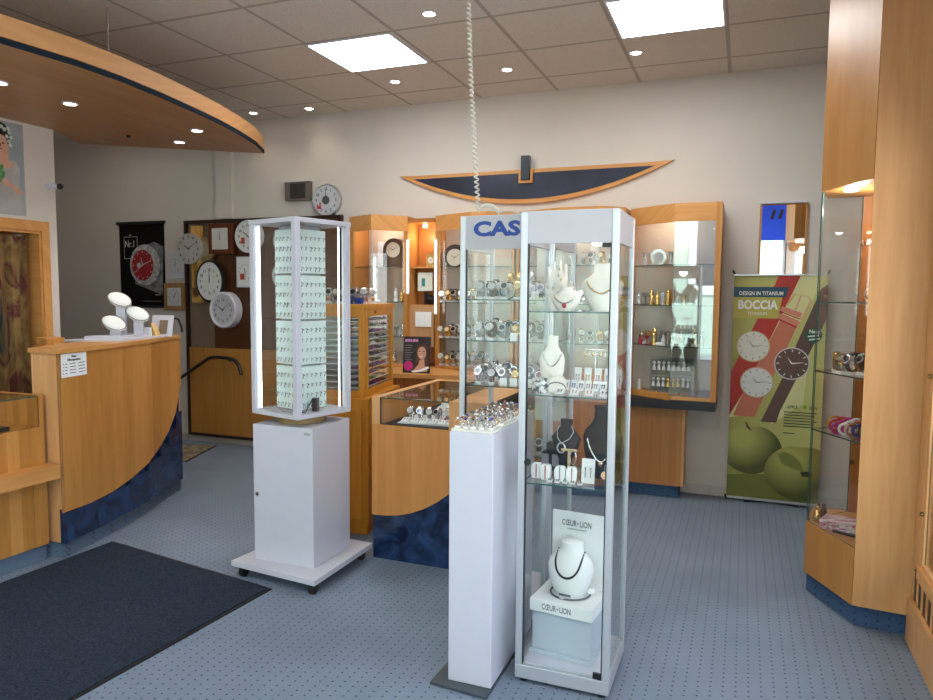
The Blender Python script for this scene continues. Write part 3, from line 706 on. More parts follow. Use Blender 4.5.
# ------------------------------------------------------------------ low left counter
xf = -3.69
ll = thing('sales_desk','low beech sales counter with glass top case and footledge','counter',(-3.95,1.6,0))
xf = -3.69
M().box(-4.25,xf,-.2,2.80,.1,.785).build('body', WOOD, ll)
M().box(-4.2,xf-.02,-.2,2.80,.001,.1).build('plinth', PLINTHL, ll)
M().box(xf,xf+.10,-.2,2.815,.49,.568).build('bag_ledge', WOODY, ll)
M().box(xf,xf+.006,2.72,2.80,.1,.49).build('corner_post', WOOD, ll)
M().box(-4.25,-4.20,-.2,2.775,.785,.955).build('rear_board', WOOD, ll)
M().box(-4.25,xf,2.775,2.80,.785,.965).build('end_block', WOOD, ll)
M().box(-4.20,xf-.01,-.2,2.775,.955,.961,0,1).build('glass_top', [GLASS,GEDGE], ll)
M().box(xf-.012,xf-.006,-.2,2.775,.785,.955,0,1).build('glass_front', [GLASS,GEDGE], ll)
tag(M().box(-4.15,xf-.03,1.2,2.62,.786,.81).build('jewellery_tray', BLACK),'black tray inside the low glass counter case','tray')
for k in range(7):
    y = 2.05+.075*k
    tag(M().ob((-3.86+.02*(k%2),y,.815),(.05,.06,.01),.2*k).build('bracelet_card', PAPER),'small white jewellery card on the black tray of the low counter','card','white cards on the black counter tray')
t = thing('paper_stack','loose stack of white papers behind the low glass counter','papers',(-4.4,2.45,.785))
M().box(-4.62,-4.26,1.4,2.75,.1,.97).build('desk_shelf', WOODR, t) if False else None
tag(M().box(-4.66,-4.26,.6,2.80,.001,1.0).build('rear_desk', WOODR),'pale work desk behind the low glass counter','desk')
bpy.data.objects.remove(t)
t = thing('paper_stack','wide stack of white papers on the desk behind the low counter','papers',(-4.45,2.4,1.0))
for k in range(4): M().ob((-4.45+.01*k,2.35-.03*k,1.006+.011*k),(.30,.62,.010),.06*k-.05).build('sheet_pile', PAPER, t)
t = thing('keyboard','grey keyboard leaning by the papers behind the low counter','keyboard',(-4.42,2.66,1.0))
M().ob((-4.40,2.70,1.06),(.16,.10,.015),.3,rx=.5).build('body', mat('dark grey plastic',(.12,.12,.13),.5), t)

# ------------------------------------------------------------------ wall showcases
def unit(name, label, pts, z0, z1, shelves, left=True, right=True, head=.13, reflect=False, posts=()):
    """showcase against the back wall; pts = front plan line from left to right"""
    t = thing(name, label, 'showcase', (pts[0][0]/2+pts[-1][0]/2, BW, z0))
    poly = pts+[(pts[-1][0],BW-.002),(pts[0][0],BW-.002)]
    M().prism(poly,z1-.02,z1).build('top_board', WOODX, t)
    m_ = M()
    for a,b in zip(pts,pts[1:]): m_.seg(a,b,.02,z1-head,z1-.02,off=.01)
    m_.build('header', WOODX, t)
    M().prism(poly,z0,z0+.025).build('bottom_board', WOODX, t)
    for flag,p in ((left,pts[0]),(right,pts[-1])):
        if flag:
            d = .02 if p is pts[0] else -.02
            M().box(min(p[0],p[0]+d),max(p[0],p[0]+d),p[1]+.005,BW-.003,z0+.025,z1-.02).build('side_panel', WOOD, t)
    cxp = sum(p[0] for p in pts)/len(pts)
    ipoly = [(x+(.024 if x<cxp else -.024), y+.03) for x,y in pts]+[(pts[-1][0]-.024,BW-.006),(pts[0][0]+.024,BW-.006)]
    for z in shelves: M().prism(ipoly,z-.006,z,0,1).build('glass_shelf', [GLASSG,GEDGE], t)
    for a,b in zip(pts,pts[1:]):
        M().seg(a,b,.005,z0+.026,z1-head,0,1,off=.012).build('glass_door', [GLASSR if (reflect and b is pts[-1]) else GLASS,GEDGEL], t)
    sp = M(); cxs = sum(p[0] for p in pts)/len(pts); sp.cyl((cxs,5.55,z1-.021),(cxs,5.55,z1-.03),.022,n=14); sp.build('spot', BULB, t, True)
    light('POINT','showcase glow',(cxs,5.54,z1-.10),2.2,(1,.88,.72),size=.03)
    for x,y in posts: M().box(x-.02,x+.02,y-.01,y+.03,z0+.025,z1-head).build('post', WOOD, t)
    return t
SH = [1.18,1.485,1.785]
uL = unit('wall_showcase','left angled wall showcase above the honey pine cabinet',[(-3.25,5.42),(-2.95,5.27),(-2.72,5.50)],.92,2.22,SH,posts=[(-3.23,5.43),(-2.735,5.50)])
uC = unit('wall_showcase','wall showcase seen left of the tower with blue lettering',[(-2.48,5.55),(-2.08,5.36),(-1.95,5.36),(-1.76,5.50)],.92,2.22,SH,posts=[(-2.455,5.55)])
uD = unit('wall_showcase','wall showcase directly behind the two free-standing glass towers',[(-1.74,5.50),(-1.36,5.31),(-1.02,5.31),(-.86,5.45)],.92,2.22,SH)
uR = unit('wall_showcase','right wall showcase with pale reflection beside the watch banner',[(-.84,5.58),(-.49,5.33),(-.185,5.33)],.79,2.22,SH,posts=[(-.82,5.59)],reflect=True)
M().box(-.845,-.165,5.33,BW-.004,.72,.79).build('black_underside', BLACK, uR)
M().box(-.205,-.165,5.32,BW-.003,.79,2.22).build('outer_side', WOOD, uR)
M().seg((-.82,5.54),(-.49,5.30),.02,.79,.835).build('front_lip', WOOD, uR)
# recess between units
t = thing('wall_shelf','narrow wooden recess with shelves between two wall showcases','shelf',(-2.6,BW,.92))
M().box(-2.715,-2.485,BW-.03,BW-.003,.92,2.20).build('back_panel', WOODD, t)
M().box(-2.715,-2.485,5.52,BW-.03,2.165,2.20).build('top_panel', WOODD, t)
for z in (1.10,1.46,1.79): M().box(-2.715,-2.485,5.56,BW-.03,z-.012,z).build('shelf', WOODX, t)
M().box(-2.715,-2.485,5.53,5.545,1.10,1.45).build('lower_front', wood('pale tan board',(.44,.24,.11),(.54,.31,.15)), t)
light('POINT','recess glow',(-2.6,5.6,2.05),1.5,(1,.8,.55),size=.03)
tag(M().cyl((-2.60,5.60,2.15),(-2.60,5.60,2.13),.02,n=12).build('recess_spot', BULB, None, True),'warm spot lamp at the top of the wooden recess','spotlight')
def tube_lamp(x,y,z0,z1,lab):
    t = thing('tube_lamp',lab,'lamp',(x,y,z0))
    M().cyl((x,y,z0+.01),(x,y,z1-.01),.009,n=12).build('tube', TUBE, t, True)
    m_ = M(); m_.cyl((x,y,z0),(x,y,z0+.012),.012,n=12); m_.cyl((x,y,z1-.012),(x,y,z1),.012,n=12); m_.box(x-.004,x+.004,y+.008,y+.03,z0,z1); m_.build('holder', ALU, t, True)
tube_lamp(-2.455,5.50,1.38,2.02,'bright upright tube lamp at the right side of the wooden recess')
tube_lamp(-2.70,5.46,1.55,2.02,'slim upright tube lamp at the left side of the wooden recess')
tube_lamp(-2.955,5.34,1.49,1.87,'bright upright tube lamp in the left angled showcase')
tag(M().box(-2.655,-2.505,5.52,5.528,1.27,1.40).build('notice_card', PAPER),'small white notice pinned on the tan board of the recess','card')
# worktop below units
wt = thing('back_worktop','beech worktop below the wall showcases behind the glass counter','worktop',(-2.2,5.3,.0))
M().prism([(-3.27,5.38),(-2.62,4.95),(-2.42,5.0),(-2.10,5.05),(-.87,5.25),(-.87,BW-.003),(-3.27,BW-.003)],.885,.918).build('top', WOODX, wt)
M().prism([(-3.25,5.42),(-2.64,5.0),(-2.42,5.05),(-2.10,5.1),(-.9,5.3),(-.9,BW-.004),(-3.25,BW-.004)],.1,.885).build('base_cabinet', WOODD, wt)
M().prism([(-3.2,5.46),(-2.62,5.06),(-2.12,5.15),(-.95,5.35),(-.95,BW-.004),(-3.2,BW-.004)],.001,.1).build('plinth', PLINTHC, wt)
rb = thing('base_cabinet','wooden base cabinet on blue plinth under the right wall showcase','cabinet',(-.63,5.6,0))
M().box(-.86,-.405,5.50,BW-.013,.10,.719).build('body', wood('orange beech door',(.42,.175,.055),(.54,.25,.09)), rb)
M().box(-.404,-.385,5.50,BW-.013,.10,.719).build('side_strip', WOODR, rb)
M().box(-.86,-.42,5.53,BW-.013,.001,.10).build('plinth', PLINTHC, rb)

# ------------------------------------------------------------------ centre counter with glass case
cc_ = thing('display_counter','centre beech counter with built-in glass case and blue swooping base','counter',(-1.65,4.0,0))
X0,X1,Y0,Y1 = -1.985,-1.27,3.55,4.50
cur = [(X0,.262),(-1.90,.265),(-1.82,.275),(-1.74,.297),(-1.66,.33),(-1.58,.375),(-1.50,.435),(-1.42,.52),(-1.34,.64),(X1,.80)]
M().wallprism(cur+[(X1,.80),(X0,.80)],Y0,Y0+.02).build('front_panel', wood('salmon beech',(.52,.205,.050),(.66,.28,.085)), cc_)
M().wallprism([(X0,.001)]+[(x,z+.01) for x,z in cur][::-1][::-1]+[(X1,.001)],Y0+.012,Y0+.03).build('blue_base_panel', BLUE, cc_)
M().box(X0,X0+.02,Y0+.03,Y1,.001,.955).build('side_panel', WOODR, cc_)
M().box(X1-.02,X1,Y0+.03,Y1,.1,.955).build('end_panel', WOODR, cc_)
M().box(X0+.02,X1-.02,Y0+.03,Y1,.785,.80).build('case_floor', DARKM, cc_)
M().box(X0,X0+.055,Y0,Y1,.80,.958).build('left_rail', WOODR, cc_)
M().box(-1.50,X1,Y0,Y1,.80,.958).build('right_block', WOODR, cc_)
M().box(X0+.055,-1.50,Y1-.10,Y1,.80,.958).build('rear_rail', WOOD, cc_)
M().box(X0+.055,-1.50,Y0,Y1-.10,.952,.958,0,1).build('glass_top', [GLASS,GEDGE], cc_)
M().box(X0+.055,-1.50,Y0+.002,Y0+.007,.805,.952,0,1).build('glass_front', [GLASS,GEDGE], cc_)
m_ = M(); m_.box(X0+.055,-1.50,Y0,Y0+.008,.80,.806); m_.box(X0+.053,X0+.058,Y0-.001,Y0+.008,.80,.956); m_.build('black_edge', BLACK, cc_)
M().box(X0+.055,X0+.06,Y0+.01,Y1-.1,.80,.952).build('inner_lining', WOOD, cc_)
m_ = M(); m_.box(X0+.02,X1-.02,Y1-.02,Y1,.1,.785); m_.build('back_panel', WOOD, cc_)

# ------------------------------------------------------------------ honey pine strap cabinet
TS = Matrix.Translation((-2.25,3.92,0))@Matrix.Rotation(math.radians(11),4,'Z')
sc_ = thing('strap_cabinet','honey pine cabinet with glazed doors full of watch straps','cabinet',(-2.25,3.92,0),math.radians(11))
W_,D_ = .34,.66
def sb(nm,boxes,m_,bev=.002):
    a = M(TS)
    for b in boxes: a.box(*b)
    return a.build(nm, m_, sc_, bevel=bev)
sb('lower_body',[(-W_,.045,-.05,D_,.06,.86)],PINE)
sb('foot_frame',[(-W_+.01,.035,-.04,D_-.01,.001,.06)],PINE)
sb('door',[(-W_+.03,.005,-.066,-.05,.10,.82)],PINE,.004)
sb('side_moulding',[(.045,.055,.0,D_-.05,.12,.80)],PINE,.005)
sb('waist_moulding',[(-W_-.01,.05,-.055,D_+.01,.86,.885)],PINE)
sb('crown_moulding',[(-W_-.01,.01,-.01,D_+.01,1.455,1.485)],PINE)
for q in [(-.035,0,0,.035,.885,1.455),(-W_,-W_+.035,0,.035,.885,1.455),(-.035,0,D_-.035,D_,.885,1.455),(-W_,-W_+.035,D_-.035,D_,.885,1.455)]: sb('corner_post',[q],PINE)
sb('back_board',[(-W_+.01,-W_+.02,.035,D_-.035,.885,1.455)],PINE)
sb('side_door_rail',[(-.02,0,.035,D_-.035,.885,.93)],PINE); sb('side_door_rail',[(-.02,0,.035,D_-.035,1.405,1.455)],PINE); sb('side_door_mullion',[(-.02,0,.06,.10,.93,1.405)],PINE)
sb('front_door_rail',[(-W_+.035,-.035,0,.02,.885,.93)],PINE); sb('front_door_rail',[(-W_+.035,-.035,0,.02,1.405,1.455)],PINE)
M(TS).box(-.012,-.008,.035,D_-.035,.93,1.405,0,1).build('side_pane',[GLASS,GEDGE],sc_)
M(TS).box(-W_+.035,-.035,.008,.012,.93,1.405,0,1).build('front_pane',[GLASS,GEDGE],sc_)
M(TS).cyl((.001,.23,1.43),(.008,.23,1.43),.012,n=12).build('name_badge', mat('bronze badge',(.25,.12,.05),.3,.8), sc_, True)
NS_ = 12
SHM = mat('pale grey shelf',(.78,.80,.80),.4)
for k in range(NS_):
    z = .935+k*.0395
    M(TS).box(-W_+.03,-.022,.04,D_-.04,z,z+.004).build('shelf', SHM, sc_)
scol = [BLACK,GREYM,BROWNL,BROWNL,TEALM,BLUEM,BLACK,REDM,GREENM,TEALM,PURP,BLUEM,GREYM,CREAM,PAPER]
snm = {BLACK:'black',GREYM:'grey',BROWNL:'brown',TEALM:'teal',BLUEM:'blue',REDM:'red',GREENM:'green',PURP:'magenta',CREAM:'cream',PAPER:'white'}
ordn = ['lowest','second lowest','third lowest','fourth lowest','fifth lowest','sixth lowest','sixth highest','fifth highest','fourth highest','third highest','second highest','highest']
for k in range(NS_):
    z = .935+k*.0395+.0045
    for j in range(4):
        m0 = scol[(k*3+j*5+k//3) % len(scol)]
        y = .115+j*.125; a = M(TS)
        a.box(-.13,-.03,y,y+.045,z,z+.008); a.box(-.12,-.026,y+.05,y+.092,z,z+.010); a.box(-.028,-.023,y+.01,y+.035,z,z+.020)
        tag(a.build('strap_pack', m0),'%s watch strap pack, %s on the %s shelf of the pine cabinet'%(snm[m0],['nearest','second nearest','second farthest','farthest'][j],ordn[k]),'watch strap')

# ------------------------------------------------------------------ rotating earring display
RC = (-2.28,3.283); RA_ = math.radians(29.5-45)
rt_ = thing('rotating_showcase','white rotating glass tower of earring boards on a white cabinet with castors','showcase',(RC[0],RC[1],0),RA_)
bs = rt_
m_ = M(); m_.prism([(-2.56,3.01),(-1.985,2.95),(-1.985,3.55),(-2.50,3.58)],.062,.090); m_.build('base_plate', WHITE, bs)
M().box(-2.46,-2.078,3.085,3.455,.090,.842).build('body', WHITE, bs, bevel=.002)
for nm_,x,y in (('c',-2.50,3.04),('c',-2.02,2.99),('c',-2.03,3.50),('c',-2.45,3.52)):
    m_ = M(); m_.cyl((x-.013,y,.030),(x+.013,y,.030),.0285,n=18); m_.box(x-.018,x+.018,y-.018,y+.018,.045,.062); m_.build('castor', BLACK, bs, True)
M().cyl((-2.435,3.085,.46),(-2.435,3.078,.46),.010,n=16).build('lock', CHROME, bs, True)
M().box(-2.13,-2.095,3.082,3.085,.805,.82).build('label_plate', mat('grey plate',(.35,.35,.36),.5), bs)
TR = Matrix.Translation((RC[0],RC[1],0))@Matrix.Rotation(RA_,4,'Z')
M(TR).cyl((0,0,.843),(0,0,.888),.13,n=30).build('turntable', mat('ochre disc',(.35,.22,.08),.5), rt_, True)
h_ = .191
M(TR).box(-h_,h_,-h_,h_,.888,.912).build('bottom_plate', WHITE, rt_, bevel=.002)
M(TR).box(-h_-.004,h_+.004,-h_-.004,h_+.004,1.918,1.943).build('white_top', WHITE, rt_, bevel=.002)
for sx_,sy_ in ((-1,-1),(1,-1),(1,1),(-1,1)):
    m_ = M(TR); a_,b_2 = sx_*h_,sx_*(h_-.032); c_,d_ = sy_*h_,sy_*(h_-.032)
    m_.box(min(a_,b_2),max(a_,b_2),min(c_,d_),max(c_,d_),.912,1.918); m_.build('corner_post', WHITE, rt_)
for q in range(4):
    T4 = TR@Matrix.Rotation(q*PI/2,4,'Z')
    M(T4).box(-h_+.032,h_-.032,-h_+.006,-h_+.010,.912,1.918,0,1).build('pane', [GLASS,GEDGEL], rt_)
for x,y in ((-h_+.045,-h_+.03),(h_-.045,h_-.045),(h_-.04,-h_+.05)):
    if (x,y)==(h_-.04,-h_+.05): continue
    m_ = M(TR); m_.cyl((x,y,.920),(x,y,1.912),.004,n=10); m_.build('led_strip', LED, rt_, True)
eb = rt_
p_ = .096
for s_ in range(4):
    z0 = .920+s_*.246
    M(TR).box(-p_,p_,-p_,p_,z0,z0+.234).build('board_block', MINT, eb, bevel=.002)
M(TR).box(-p_+.02,p_-.02,-p_+.02,p_-.02,.912,1.915).build('core', mat('grey core',(.3,.32,.32),.5), eb)
EAR = mat('dark metal earring',(.22,.23,.24),.35,.6)
me_p = None
fc = ['left face','right face']
lv = ['lowest','second lowest','second highest','highest']
for face in range(2):
    T4 = TR@Matrix.Rotation((0 if face==0 else PI/2),4,'Z')
    for s_ in range(4):
        for r_ in range(4):
            for c_ in range(6):
                x = -p_+.018+c_*.031; z = .920+s_*.246+.030+r_*.054
                if me_p is None:
                    m_ = M(); m_.tube([(0,0,0),(.002,-.005,.004),(.004,-.006,0),(.003,-.006,-.007),(-.001,-.005,-.011)],.0016,5); m_.ball((0,-.006,-.014),.0035,(1,.6,1),6)
                    m_.ball((.010,-.004,-.002),.0028,(1,.6,1),6)
                    o = m_.build('earring', EAR, None, True); me_p = o
                else:
                    o = me_p.copy(); COL.objects.link(o)
                o.matrix_basis = T4@Matrix.Translation((x+random.uniform(-.003,.003),-p_-.001,z))@Matrix.Scale(random.uniform(.8,1.3),4)
                tag(o,'small dark earring on the %s, %s board of the rotating tower'%(fc[face],lv[s_]),'earring','earrings, %s, %s board'%(fc[face],lv[s_]))
t = thing('power_adapter','black power adapter standing in the right corner of the rotating tower','adapter',(-2.11,3.35,.912))
M(TR).ob((.150,-.03,.950),(.03,.04,.072),.5).build('body', BLACK, t, bevel=.003)
M(TR).tube([(.165,-.04,.98),(.165,-.06,.99),(.16,-.09,.945),(.15,-.10,.916),(.12,-.14,.917)],.003,6).build('cable', BLACK, t, True)
tag(M(TR).tube([(-.15,-.155,.916),(-.10,-.15,.918),(-.03,-.16,.943),(.03,-.155,.917),(.10,-.15,.917)],.0025,6).build('thin_cable', GREYM, None, True),'thin grey cable lying inside the rotating tower','cable')

# ------------------------------------------------------------------ white pedestal with rings
pd_ = thing('pedestal','tall narrow white pedestal topped with a tray of rings','pedestal',(-.96,2.76,0))
PX=( -1.05,-.868); PY=(2.49,3.05)
M().prism([(-1.11,2.45),(-.865,2.43),(-.865,3.07),(-1.09,3.07)],.001,.012).build('base_plate', mat('slate base plate',(.05,.065,.075),.4), pd_)
m_ = M(); m_.box(PX[0],PX[1],PY[0],PY[1],.012,1.02); m_.build('column', WHITE, pd_, bevel=.004)
tr_ = tag(M().prism([(PX[0]+.006,PY[0]+.006),(PX[1]-.006,PY[0]+.006),(PX[1]-.006,PY[1]-.006),(PX[0]+.006,PY[1]-.006)],1.021,1.030).build('ring_tray', mat('ivory foam',(.72,.70,.62),.9)),'ivory foam tray on top of the white pedestal','tray')
def ring_proto(mm, gm, nm='ring'):
    t = thing(nm,'x','ring',(0,0,0))
    m_ = M(); m_.tube([(.0125*math.cos(a*PI/9),0,.019+.0125*math.sin(a*PI/9)) for a in range(18)],.0021,6,True); m_.build('band', mm, t, True)
    m_ = M(); m_.ball((0,0,.034),.0048,(1,1,.8),8); m_.build('gemstone', gm, t, True)
    m_ = M(); m_.box(-.008,.008,-.005,.005,0,.008); m_.build('foot', PAPER, t)
    return t
GEMR = mat('ruby stone',(.35,.02,.04),.1); GEMW = mat('clear stone',(.8,.85,.9),.08,.3); GEMK = mat('onyx stone',(.02,.02,.03),.1); GEMB = mat('sapphire stone',(.03,.06,.35),.1)
rp = [(ring_proto(STEEL,GEMW),'silver ring with clear stone'),(ring_proto(ROSE,GEMW),'rose gold ring with clear stone'),(ring_proto(STEEL,GEMK),'silver ring with black stone'),(ring_proto(GOLD,GEMR),'gold ring with red stone'),(ring_proto(STEEL,GEMB),'silver ring with blue stone')]
for r_ in range(15):
    for c_ in range(5):
        k = random.choice([0,0,1,2,2,3,4]); p0,l0 = rp[k]
        x = PX[0]+.024+c_*.0335+random.uniform(-.004,.004); y = PY[0]+.03+r_*.035+random.uniform(-.004,.004)
        put(p0,(x,y,1.030),random.uniform(-.6,.6),random.uniform(.95,1.25),l0+' standing in the tray on the white pedestal',l0+'s on the pedestal')

# ------------------------------------------------------------------ glass towers
def tower(label, x0, x1, y0, y1, zt, header, shelves, extra_back=True, prof=.028):
    t = thing('glass_tower', label, 'showcase', ((x0+x1)/2,(y0+y1)/2,0))
    for x in (x0,x1):
        for y in (y0,y1):
            pr = prof if y==y0 else prof*.7
            a,b = (x,x+pr) if x==x0 else (x-pr,x); c_,d_ = (y,y+pr) if y==y0 else (y-pr,y)
            M().box(a,b,c_,d_,.075,zt-.002).build('corner_profile', ALU, t, bevel=.003)
            M().cyl((x+(.03 if x==x0 else -.03),y+(.03 if y==y0 else -.03),.001),(x+(.03 if x==x0 else -.03),y+(.03 if y==y0 else -.03),.02),.016,n=12).build('foot', BLACK, t, True)
    M().box(x0,x1,y0,y1,.02,.075).build('base_frame', ALU, t, bevel=.002)
    M().box(x0+.028,x1-.028,y0+.02,y1-.02,.075,.082).build('floor_board', WHITE, t)
    m_ = M(); m_.box(x0+.0281,x1-.0281,y0+.004,y0+.018,zt-header,zt-.002); m_.box(x0+.0281,x1-.0281,y1-.018,y1-.004,zt-header*.5,zt-.002)
    m_.box(x0+.004,x0+.018,y0+.0281,y1-.0201,zt-header,zt-.002); m_.box(x1-.018,x1-.004,y0+.0281,y1-.0201,zt-header,zt-.002); m_.build('header_panels', ALU2, t)
    M().box(x0+.002,x1-.002,y0+.002,y1-.002,zt-.002,zt).build('top_cover', ALU, t)
    g = prof
    M().box(x0+g,x1-g,y0+.006,y0+.011,.08,zt-header,0,1).build('glass_door', [GLASS,GEDGEL], t)
    M().box(x0+.006,x0+.011,y0+g,y1-g,.08,zt-header,0,1).build('side_pane', [GLASS,GEDGEL], t)
    M().box(x1-.011,x1-.006,y0+g,y1-g,.08,zt-header,0,1).build('side_pane', [GLASS,GEDGEL], t)
    M().box(x0+g,x1-g,y1-.010,y1-.006,.08,zt-header*.5,0,1).build('back_pane', [GLASS,GEDGEL], t)
    for z in shelves: M().box(x0+.014,x1-.014,y0+.02,y1-.014,z-.006,z,0,1).build('glass_shelf', [GLASSG,GEDGE], t)
    m_ = M(); m_.box(x0+.029,x0+.032,y0+.004,y0+.02,.08,zt-header); m_.box(x1-.032,x1-.029,y0+.004,y0+.02,.08,zt-header); m_.build('door_gasket', BLACK, t)
    return t
AX0,AX1,AY0,AY1,AZ = -.805,-.43,2.60,2.985,1.868
AS = [.815,1.165,1.49]
tA = tower('front free-standing aluminium and glass tower with white necklace display at its base',AX0,AX1,AY0,AY1,AZ,.122,AS)
m_ = M(); m_.box(AX1-.062,AX1-.030,AY0+.001,AY0+.012,.078,.10); m_.box(AX1-.062,AX1-.030,AY0+.001,AY0+.012,AZ-.14,AZ-.124); m_.build('hinge', BLACK, tA)
M().cyl((AX0+.040,AY0-.004,.90),(AX0+.040,AY0+.006,.90),.013,n=16).build('lock', BLACK, tA, True)
BX0,BX1,BY0,BY1,BZ = -1.258,-.80,3.10,3.54,1.918
BS = [.80,1.12,1.335,1.53]
tB = tower('rear free-standing glass tower of wristwatches with blue lettering on its header',BX0,BX1,BY0,BY1,BZ,.155,BS)
text('C A S I O'.replace(' ','\u200a') if False else 'CASIO',.090,LETTER,(BX0+.066,BY0+.0035,1.826),parent=tB,bold=.0042,sx=1.38)
light('POINT','tower glow',((AX0+AX1)/2,2.80,AZ-.06),.9,(1,.95,.88),size=.04)
light('POINT','tower glow b',((BX0+BX1)/2,3.3,BZ-.1),1.6,(1,.93,.82),size=.04)
m_ = M(); m_.box(BX0+.06,BX1-.06,BY0+.05,BY0+.07,BZ-.03,BZ-.02); m_.build('light_bar', LED, tB)
# blinds: pale back panel inside tower B (right half)
M().box(-1.0,-.835,BY1-.016,BY1-.012,.9,BZ-.08).build('pale_back_panel', mat('pale frosted board',(.66,.68,.62),.5), tB)

# coiled cord from the ceiling to the towers
pts = []
zA,zB_ = CZ,BZ+.04
x0,y0_,x1_,y1_ = -1.285,3.24,-1.205,3.20
nturn = 52
for i in range(nturn*8+1):
    u = i/(nturn*8); a = i/8*2*PI
    xx = x0+(x1_-x0)*u**1.5; yy_ = y0_+(y1_-y0_)*u
    pts.append((xx+.009*math.cos(a), yy_+.009*math.sin(a), zA+(zB_-zA)*u))
last = []
for i in range(14*8+1):
    u = i/(14*8); a = i/8*2*PI
    last.append((x1_+(.13)*u, y1_-.07*u, BZ+.014+.030*math.sin(PI*min(1,u*1.0))+.009*math.sin(a) + (1-u)*.02))
cd = thing('coiled_cord','cream coiled power cord hanging from the ceiling to the glass towers','cord',(x0,y0_,BZ))
M().tube(pts,.0045,6).build('hanging_coil', mat('cream pvc',(.72,.68,.58),.4), cd, True)
M().tube(last+[( -.99,3.05,BZ+.012),(-.86,2.93,AZ+.01),(-.78,2.9,AZ+.008)],.0045,6).build('lying_coil', bpy.data.materials['cream pvc'], cd, True)

# ------------------------------------------------------------------ jewellery prototypes
def bust(name, label, x, y, z, h, w, m_, rz=0, neck=None, nmat=None, nlab=None, drop=.45, pend=None, tilt=0):
    t = thing(name, label, 'bust', (x,y,z), rz)
    T = Matrix.Translation((x,y,z))@Matrix.Rotation(rz,4,'Z')
    R = [(0,.0,0,w*.26,w*.20),(0,.0,h*.10,w*.33,w*.22),(0,.0,h*.35,w*.46,w*.22),(0,.0,h*.56,w*.50,w*.20),(0,.002,h*.66,w*.44,w*.18),(0,.004,h*.74,w*.30,w*.16),(0,.006,h*.82,w*.23,w*.15),(0,.008,h*.93,w*.22,w*.15),(0,.010,h,w*.24,w*.17)]
    M(T).loft(R,26).build('form', m_, t, True)
    if nmat:
        pts = []
        for i in range(28):
            a = 2*PI*i/28; sn = math.sin(a); 
            zz = h*(.80 - drop*(.5-.5*sn if False else (1-math.cos(a-PI/2+PI) )*.0))
            # front low, back high
            f_ = (1-math.sin(a))/2     # 1 at front(-y), 0 at back
            rr = w*(.245+.10*math.sin(PI*f_)); zz = h*(.86-drop*f_**1.3)
            px = rr*math.cos(a)*1.05
            # surface y at front
            yy2 = -(w*.225*(f_**.7)) if math.sin(a)<0 else w*.16*math.sin(a)+.006
            pts.append((px,yy2 if math.sin(a)<0 else yy2,zz))
        nk = thing('necklace', nlab, 'necklace', (x,y,z), rz)
        M(T).tube(pts,w*.018+.0008,6,True).build('chain', nmat, nk, True)
        if pend:
            pz = h*(.86-drop)-.008; M(T).ball((0,-w*.235,pz),.009,(1,.4,1.2),10).build('pendant', pend, nk, True)
    return t
def watch_proto(strap, case, dial, standm=None):
    t = thing('wristwatch','x','wristwatch',(0,0,0))
    ring = [(0,.026*math.cos(a),.039+.032*math.sin(a)) for a in [2*PI*i/18 for i in range(18)]]
    m_ = M()
    P0 = [(m_.v((-.0085,p[1],p[2])),m_.v((.0085,p[1],p[2])),m_.v((.0085,p[1]*.88,.039+(p[2]-.039)*.9)),m_.v((-.0085,p[1]*.88,.039+(p[2]-.039)*.9))) for p in ring]
    for i in range(18):
        A,B = P0[i],P0[(i+1)%18]
        for j in range(4): m_.f([A[j],A[(j+1)%4],B[(j+1)%4],B[j]])
    m_.build('strap', strap, t, True)
    d = Vector((0,-.9,.42)).normalized(); c0 = Vector((0,0,.039))+d*.0265
    M().cyl(c0-d*.003,c0+d*.005,.0165,.015,22).build('case', case, t, True)
    M().cyl(c0+d*.0045,c0+d*.0058,.0118,n=20).build('dial', dial, t, True)
    m_ = M(); m_.box(-.011,.011,-.018,.018,0,.009); m_.build('stand', PAPER if standm is None else standm, t)
    return t
DW = mat('white watch dial',(.50,.50,.48),.4); DB = mat('black watch dial',(.02,.02,.025),.2); DBL = mat('blue watch dial',(.02,.05,.2),.2); DC = mat('champagne dial',(.7,.55,.3),.3)
wps = [(watch_proto(STEEL,CHROME,DW),'steel wristwatch with white dial'),(watch_proto(STEEL,CHROME,DB),'steel wristwatch with black dial'),
       (watch_proto(BROWNL,CHROME,DW),'brown strap wristwatch with white dial'),(watch_proto(BLACK,CHROME,DB),'black strap wristwatch with black dial'),
       (watch_proto(GOLD,GOLD,DC),'gold wristwatch with champagne dial'),(watch_proto(STEEL,CHROME,DBL),'steel wristwatch with blue dial'),
       (watch_proto(BLACK,STEEL,DW),'white dial wristwatch with black strap')]
ORD = ['leftmost','second from left','third from left','fourth from left','fifth from left','sixth from left','seventh from left','eighth from left','ninth from left','tenth from left']
def watch_row(where, xs, y, z, sc=1.0, ks=None, rz=0, rowname=''):
    for i,x in enumerate(xs):
        k = ks[i%len(ks)] if ks else random.randrange(len(wps)); p0,l0 = wps[k]
        put(p0,(x,y+random.uniform(-.006,.006),z),rz+random.uniform(-.25,.25),sc*random.uniform(.95,1.1),'%s, %s, %srow, %s'%(l0,where,rowname,ORD[i].replace(' from left','') if len((l0+where).split())>10 else ORD[i]),'wristwatches, '+where)
